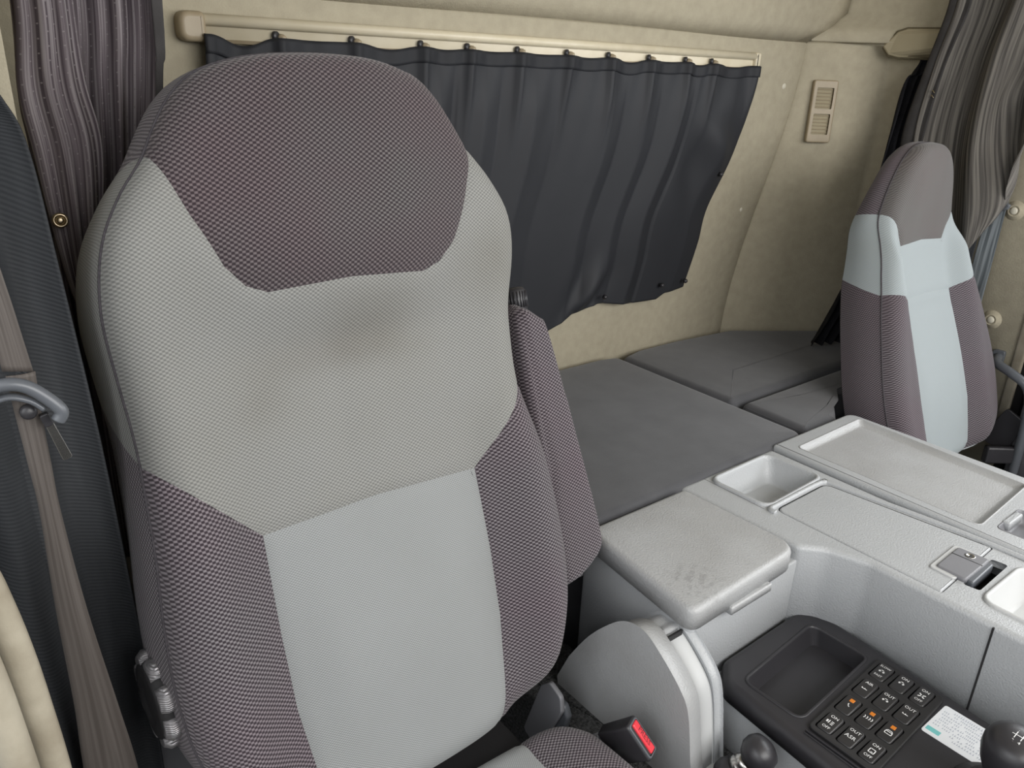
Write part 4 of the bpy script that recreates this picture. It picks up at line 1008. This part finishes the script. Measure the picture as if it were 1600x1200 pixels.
# ------------------------------------------------------------------ left side: curtains, belt, trim
lc = thing('side_curtain', 'purple-grey striped curtain gathered behind the driver seat at the upper left', 'curtain', (.24, 1.1, 2.05))
def lf_(a, t): return .010 * math.sin(a * 2 * PI * 3.3 + .6 * t) + .006 * math.sin(a * 2 * PI * 7.1 + 1 + 2 * t)
sheet('curtain_cloth', [[(.170, 1.13, 2.05), (.345, 1.13, 2.05)], [(.165, 1.13, 1.75), (.335, 1.13, 1.75)], [(.160, 1.13, 1.47), (.322, 1.13, 1.47)], [(.150, 1.13, 1.35), (.312, 1.13, 1.38)],
                        [(.152, 1.13, 1.28), (.298, 1.13, 1.29)], [(.152, 1.13, 1.1), (.27, 1.13, 1.1)], [(.155, 1.13, .70), (.25, 1.13, .70)]], 70, 8, lf_, (0, -1, 0), 'stripe_l', lc)
sheet('overlapping_fold', [[(.162, 1.085, 1.95), (.228, 1.085, 1.95)], [(.160, 1.085, 1.6), (.222, 1.085, 1.6)], [(.157, 1.085, 1.45), (.216, 1.085, 1.45)], [(.146, 1.085, 1.36), (.216, 1.085, 1.37)], [(.150, 1.085, 1.29), (.224, 1.085, 1.30)],
                           [(.155, 1.085, 1.21), (.213, 1.085, 1.21)], [(.163, 1.085, 1.13), (.197, 1.085, 1.13)], [(.176, 1.085, 1.07), (.180, 1.085, 1.07)]], 40, 8,
      lambda a, t: .014 * math.sin(a * PI) + .004 * math.sin(a * 2 * PI * 3), (0, -1, 0), 'stripe_l', lc)
sheet('hem_edge', [[(.318, 1.10, 2.05), (.338, 1.10, 2.05)], [(.305, 1.10, 1.47), (.318, 1.10, 1.47)], [(.300, 1.10, 1.38), (.309, 1.10, 1.38)], [(.286, 1.10, 1.28), (.295, 1.10, 1.28)]], 6, 6, lambda a, t: 0, (0, -1, 0), 'greycloth', lc)
sn = lathe('snap_ring', [(.0085, -.003), (.0090, .001), (.0072, .0035), (.0052, .002), (.0048, -.001)], 'brass', lc, (.162, 1.062, 1.214), (-.1, -1, .1), 22)
lathe('snap_socket', [(.004, 0), (.004, .003), (.002, .0035)], 'brass', sn, (.162, 1.062, 1.214), (-.1, -1, .1), 14)

bd = thing('black_drape', 'black ribbed cloth drape hanging beside the driver seat at the left edge', 'drape', (.08, .89, 1.5))
def bf_(a, t): return .024 * math.sin(a * 2 * PI * 1.6 + 2.4 - .5 * t) + .007 * math.sin(a * 2 * PI * 3.6 + 1.2 * t) + .010 * sm(a, .86, 1)
sheet('drape_cloth', [[(-.06, .90, 1.52), (.085, .90, 1.50)], [(-.06, .90, 1.40), (.100, .90, 1.38)], [(-.06, .90, 1.30), (.120, .90, 1.32)], [(-.06, .90, 1.2), (.129, .90, 1.2)], [(-.06, .90, 1.0), (.140, .90, 1.0)],
                      [(-.04, .90, .8), (.146, .90, .8)], [(-.03, .90, .6), (.150, .90, .6)], [(-.02, .90, .3), (.146, .90, .3)]], 70, 7, bf_, (0, -1, 0), 'rib', bd, thick=.002)
sheet('drape_fold', [[(-.06, .862, 1.46), (.03, .862, 1.40)], [(-.06, .862, 1.3), (.062, .862, 1.26)], [(-.06, .862, 1.2), (.078, .862, 1.14)], [(-.05, .862, 1.0), (.085, .862, 1.0)],
                      [(-.04, .862, .8), (.088, .862, .8)], [(-.03, .862, .6), (.09, .862, .6)], [(-.02, .862, .3), (.09, .862, .3)]], 50, 7, lambda a, t: .018 * math.sin(a * 2 * PI * 1.7 + 1 + .5 * t) + .014 * sm(a, .8, 1) * -1, (0, -1, 0), 'rib', bd, thick=.002)

# driver belt
bl = thing('driver_seat_belt', 'taupe seat belt hanging through a grey guide at the left edge beside the driver seat', 'seat belt', (.08, .80, 1.11))
sheet('webbing', [[(.057, .80, 1.125), (.080, .80, 1.125)], [(.058, .80, 1.09), (.0785, .80, 1.085)], [(.060, .80, 1.03), (.078, .80, 1.03)], [(.061, .80, .98), (.078, .80, .976)], [(.057, .80, .87), (.084, .80, .858)], [(.055, .80, .745), (.096, .80, .721)],
                  [(.051, .80, .655), (.104, .80, .621)], [(.045, .80, .45), (.11, .80, .45)]], 10, 6, lambda a, t: .003 * math.sin(a * PI), (0, -1, 0), 'webbing', bl, thick=.0022, uvw=.05)
sheet('upper_webbing', [[(.020, .805, 1.62), (.050, .81, 1.62)], [(.040, .80, 1.3), (.064, .80, 1.3)], [(.052, .80, 1.19), (.074, .80, 1.18)], [(.055, .80, 1.13), (.079, .80, 1.125)]], 8, 6, lambda a, t: 0, (0, -1, 0), 'webbing', bl, thick=.0022, uvw=.05)
gd = tube('belt_guide', catmull([(.030, .785, 1.118), (.052, .78, 1.124), (.068, .778, 1.120), (.082, .776, 1.107), (.092, .774, 1.092), (.088, .774, 1.083)], 6), .0062, 'slate', bl, 12)
gd['label'] = 'grey plastic belt guide loop'
tube('guide_plate', catmull([(.028, .790, 1.100), (.052, .786, 1.110), (.070, .784, 1.104), (.080, .782, 1.094)], 6), .0055, 'slate', bl, 10, flat=.6)
lathe('guide_stud', [(.0072, -.004), (.0072, .002), (.005, .004), (.001, .0045)], 'black', bl, (.068, .792, 1.090), (0, -1, .2), 16)
tg = slab('belt_tongue', [(-.0045, -.022), (.0045, -.022), (.0035, .024), (-.0035, .024)], -.001, .001, 'metal', bl, rc=.003, rt=.0006, frame=frame_of((.087, .792, 1.056), (1, 0, .25), (-.28, 0, 1)))
slab('tongue_grip', [(-.004, .015), (.004, .015), (.004, .028), (-.004, .028)], -.003, .003, 'black', bl, rc=.002, rt=.001, frame=frame_of((.086, .792, 1.058), (1, 0, .25), (-.28, 0, 1)))

# pillar foot trim at the lower left
tr = thing('pillar_trim', 'scuffed cream door-frame trim curving at the lower left corner', 'trim', (.0, .72, .5))
cpts = [(-.012, .70, 1.06), (.010, .70, 1.00), (.018, .70, .955), (.024, .70, .90), (.028, .70, .84), (.032, .70, .75), (.033, .70, .62), (.032, .70, .40)]
P_ = catmull(cpts, 6)
tube('trim_moulding', [(p.x - .009, p.y, p.z) for p in P_], .009, 'trim', tr, 12, flat=1.4)
tube('outer_seal', [(p.x - .034, p.y - .02, p.z) for p in P_], .014, 'trim', tr, 12)
tube('inner_seal', [(p.x - .026, p.y + .008, p.z + .0) for p in P_], .006, 'groove', tr, 8)
mk('trim_wall', [(p.x - .02 - dx, .705 + dy, p.z) for p in P_ for dx, dy in ((0, 0), (.10, 0), (.10, .06), (0, .06))], [(4 * i + a, 4 * i + b, 4 * i + 4 + b, 4 * i + 4 + a) for i in range(len(P_) - 1) for a, b in ((0, 1), (1, 2), (2, 3), (3, 0))], 'plastic_smooth', tr)

# ------------------------------------------------------------------ right side: curtains, belt, handle
bc2 = thing('bunk_curtain', 'black crinkled curtain gathered in the passenger corner behind the seats', 'curtain', (2.4, 1.17, 1.47))
rows = [[(2.375, 1.18, 1.468), (2.44, 1.10, 1.468)], [(2.345, 1.18, 1.43), (2.43, 1.11, 1.43)], [(2.325, 1.19, 1.40), (2.43, 1.12, 1.40)], [(2.288, 1.19, 1.20), (2.42, 1.12, 1.2)], [(2.262, 1.19, .97), (2.41, 1.13, .97)],
        [(2.195, 1.20, .78), (2.38, 1.13, .78)], [(2.112, 1.205, .665), (2.34, 1.15, .660)]]
sheet('curtain_cloth', rows, 90, 8, lambda a, t: .014 * math.sin(a * 2 * PI * 6 + 1.5 * t) * (.5 + t) + .004 * math.sin(a * 50 + t * 30), (-.6, -.8, 0), 'blackcloth', bc2, thick=.002)
V = []; F = []
rc_ = thing('door_curtain', 'grey wavy-striped curtain bunched above the passenger seat at the upper right', 'curtain', (2.28, .95, 2.0))
def rf_(a, t):
    return .026 * math.sin(a * 2 * PI * 2.3 + 1.0 + .8 * t) + .010 * math.sin(a * 2 * PI * 5.1 + 3 * t) * (1 - .5 * t) + .012 * math.exp(-(((a - .62) / .10) ** 2 + ((t - .62) / .12) ** 2)) * math.sin(t * 34)
rows = [[(2.33, 1.085, 2.07), (2.33, .68, 2.07)], [(2.33, 1.082, 1.76), (2.33, .71, 1.78)], [(2.33, 1.078, 1.60), (2.33, .74, 1.64)], [(2.33, 1.10, 1.45), (2.33, .92, 1.47), (2.33, .765, 1.53)],
        [(2.33, 1.115, 1.28), (2.33, .96, 1.27), (2.33, .79, 1.43)], [(2.34, 1.10, 1.10), (2.335, .97, 1.06), (2.33, .860, 1.13), (2.33, .825, 1.34)],
        [(2.345, 1.08, .94), (2.34, .98, .915), (2.33, .925, .938), (2.33, .893, 1.022), (2.33, .857, 1.13), (2.33, .845, 1.27)]]
sheet('curtain_cloth', rows, 120, 9, rf_, (-1, 0, 0), 'stripe_r', rc_, thick=.002)
rows = [[(2.315, 1.155, 2.05), (2.315, 1.085, 2.05)], [(2.308, 1.115, 1.72), (2.308, 1.06, 1.72)], [(2.302, 1.10, 1.60), (2.302, 1.045, 1.60)], [(2.302, 1.125, 1.45), (2.302, 1.075, 1.45)], [(2.302, 1.15, 1.27), (2.302, 1.09, 1.27)], [(2.32, 1.14, 1.12), (2.32, 1.10, 1.12)]]
sheet('hem_band', rows, 10, 8, lambda a, t: .003 * math.sin(a * 6), (-1, 0, 0), 'greycloth', rc_, thick=.003)
lathe('snap', [(.007, -.006), (.007, .001), (.004, .003)], 'black', rc_, (2.315, .905, 1.075), (-1, -.2, 0), 16)
for z in (1.385, 1.373):
    tube('hook', catmull([(2.298, 1.092, z), (2.292, 1.088, z + .004), (2.292, 1.082, z - .003)], 4), .0012, 'brass', rc_, 6)

rb2 = thing('passenger_seat_belt', 'slate grey seat belt hanging from its pillar guide at the right edge', 'seat belt', (2.39, .88, 1.1))
sheet('webbing', [[(2.385, .914, 1.20), (2.385, .862, 1.20)], [(2.385, .912, 1.09), (2.385, .866, 1.09)], [(2.385, .916, .89), (2.385, .866, .895)], [(2.385, .918, .6), (2.385, .870, .6)], [(2.385, .92, .40), (2.385, .872, .40)]], 12, 6, lambda a, t: 0, (-1, 0, 0), 'webbing_g', rb2, thick=.0022, uvw=.05)
sheet('retractor_webbing', [[(2.40, .95, 1.10), (2.40, .925, 1.10)], [(2.40, .965, .9), (2.40, .925, .9)], [(2.40, .96, .6), (2.40, .93, .6)]], 8, 6, lambda a, t: 0, (-1, 0, 0), 'slate', rb2, thick=.002, uvw=.05)
slab('belt_guide', [(.856, 1.100), (.868, 1.096), (.880, 1.086), (.905, 1.070), (.930, 1.060), (.932, 1.072), (.910, 1.084), (.892, 1.100), (.876, 1.112), (.862, 1.118), (.852, 1.112)], 0, .012, 'slate', rb2, rc=.004, rt=.004, frame=lambda a, b, c: (2.376 - c * 1, a, b), nc=3)
slab('guide_clip', [(.885, 1.058), (.918, 1.046), (.922, 1.056), (.888, 1.070)], 0, .008, 'metal', rb2, rc=.003, rt=.002, frame=lambda a, b, c: (2.376 - c, a, b), nc=3)

gh = thing('grab_handle', 'dark grey grab handle curving down beside the passenger seat at the right edge', 'handle', (2.40, .72, .62))
tube('handle_bar', catmull([(2.43, .80, .690), (2.385, .785, .682), (2.36, .735, .672), (2.355, .690, .650), (2.36, .672, .60), (2.37, .668, .50), (2.38, .668, .38)], 7), .0125, 'slate', gh, 12)
box('handle_mount', (2.43, .80, .69), (0, 1, 0), (0, 0, 1), .03, .035, .02, 'slate', gh, .006)
slab('trim_7', [(2.425, .735), (2.45, .735), (2.45, .765), (2.425, .765)], .30, 1.7, 'trim', rc=.008, rt=.01)['kind'] = 'structure'
slab('trim_8', [(2.43, .712), (2.47, .712), (2.47, .737), (2.43, .737)], .30, 1.7, 'black_matt', rc=.006, rt=.01)['kind'] = 'structure'
slab('door_pocket', [(2.40, .30), (2.455, .30), (2.455, .70), (2.40, .70)], .30, .66, 'plastic_mid', rc=.015, rt=.012, origin=(2.43, .5, .3))
tag(bpy.data.objects['door_pocket'], 'grey plastic door panel at the right edge behind the grab handle', 'door panel')
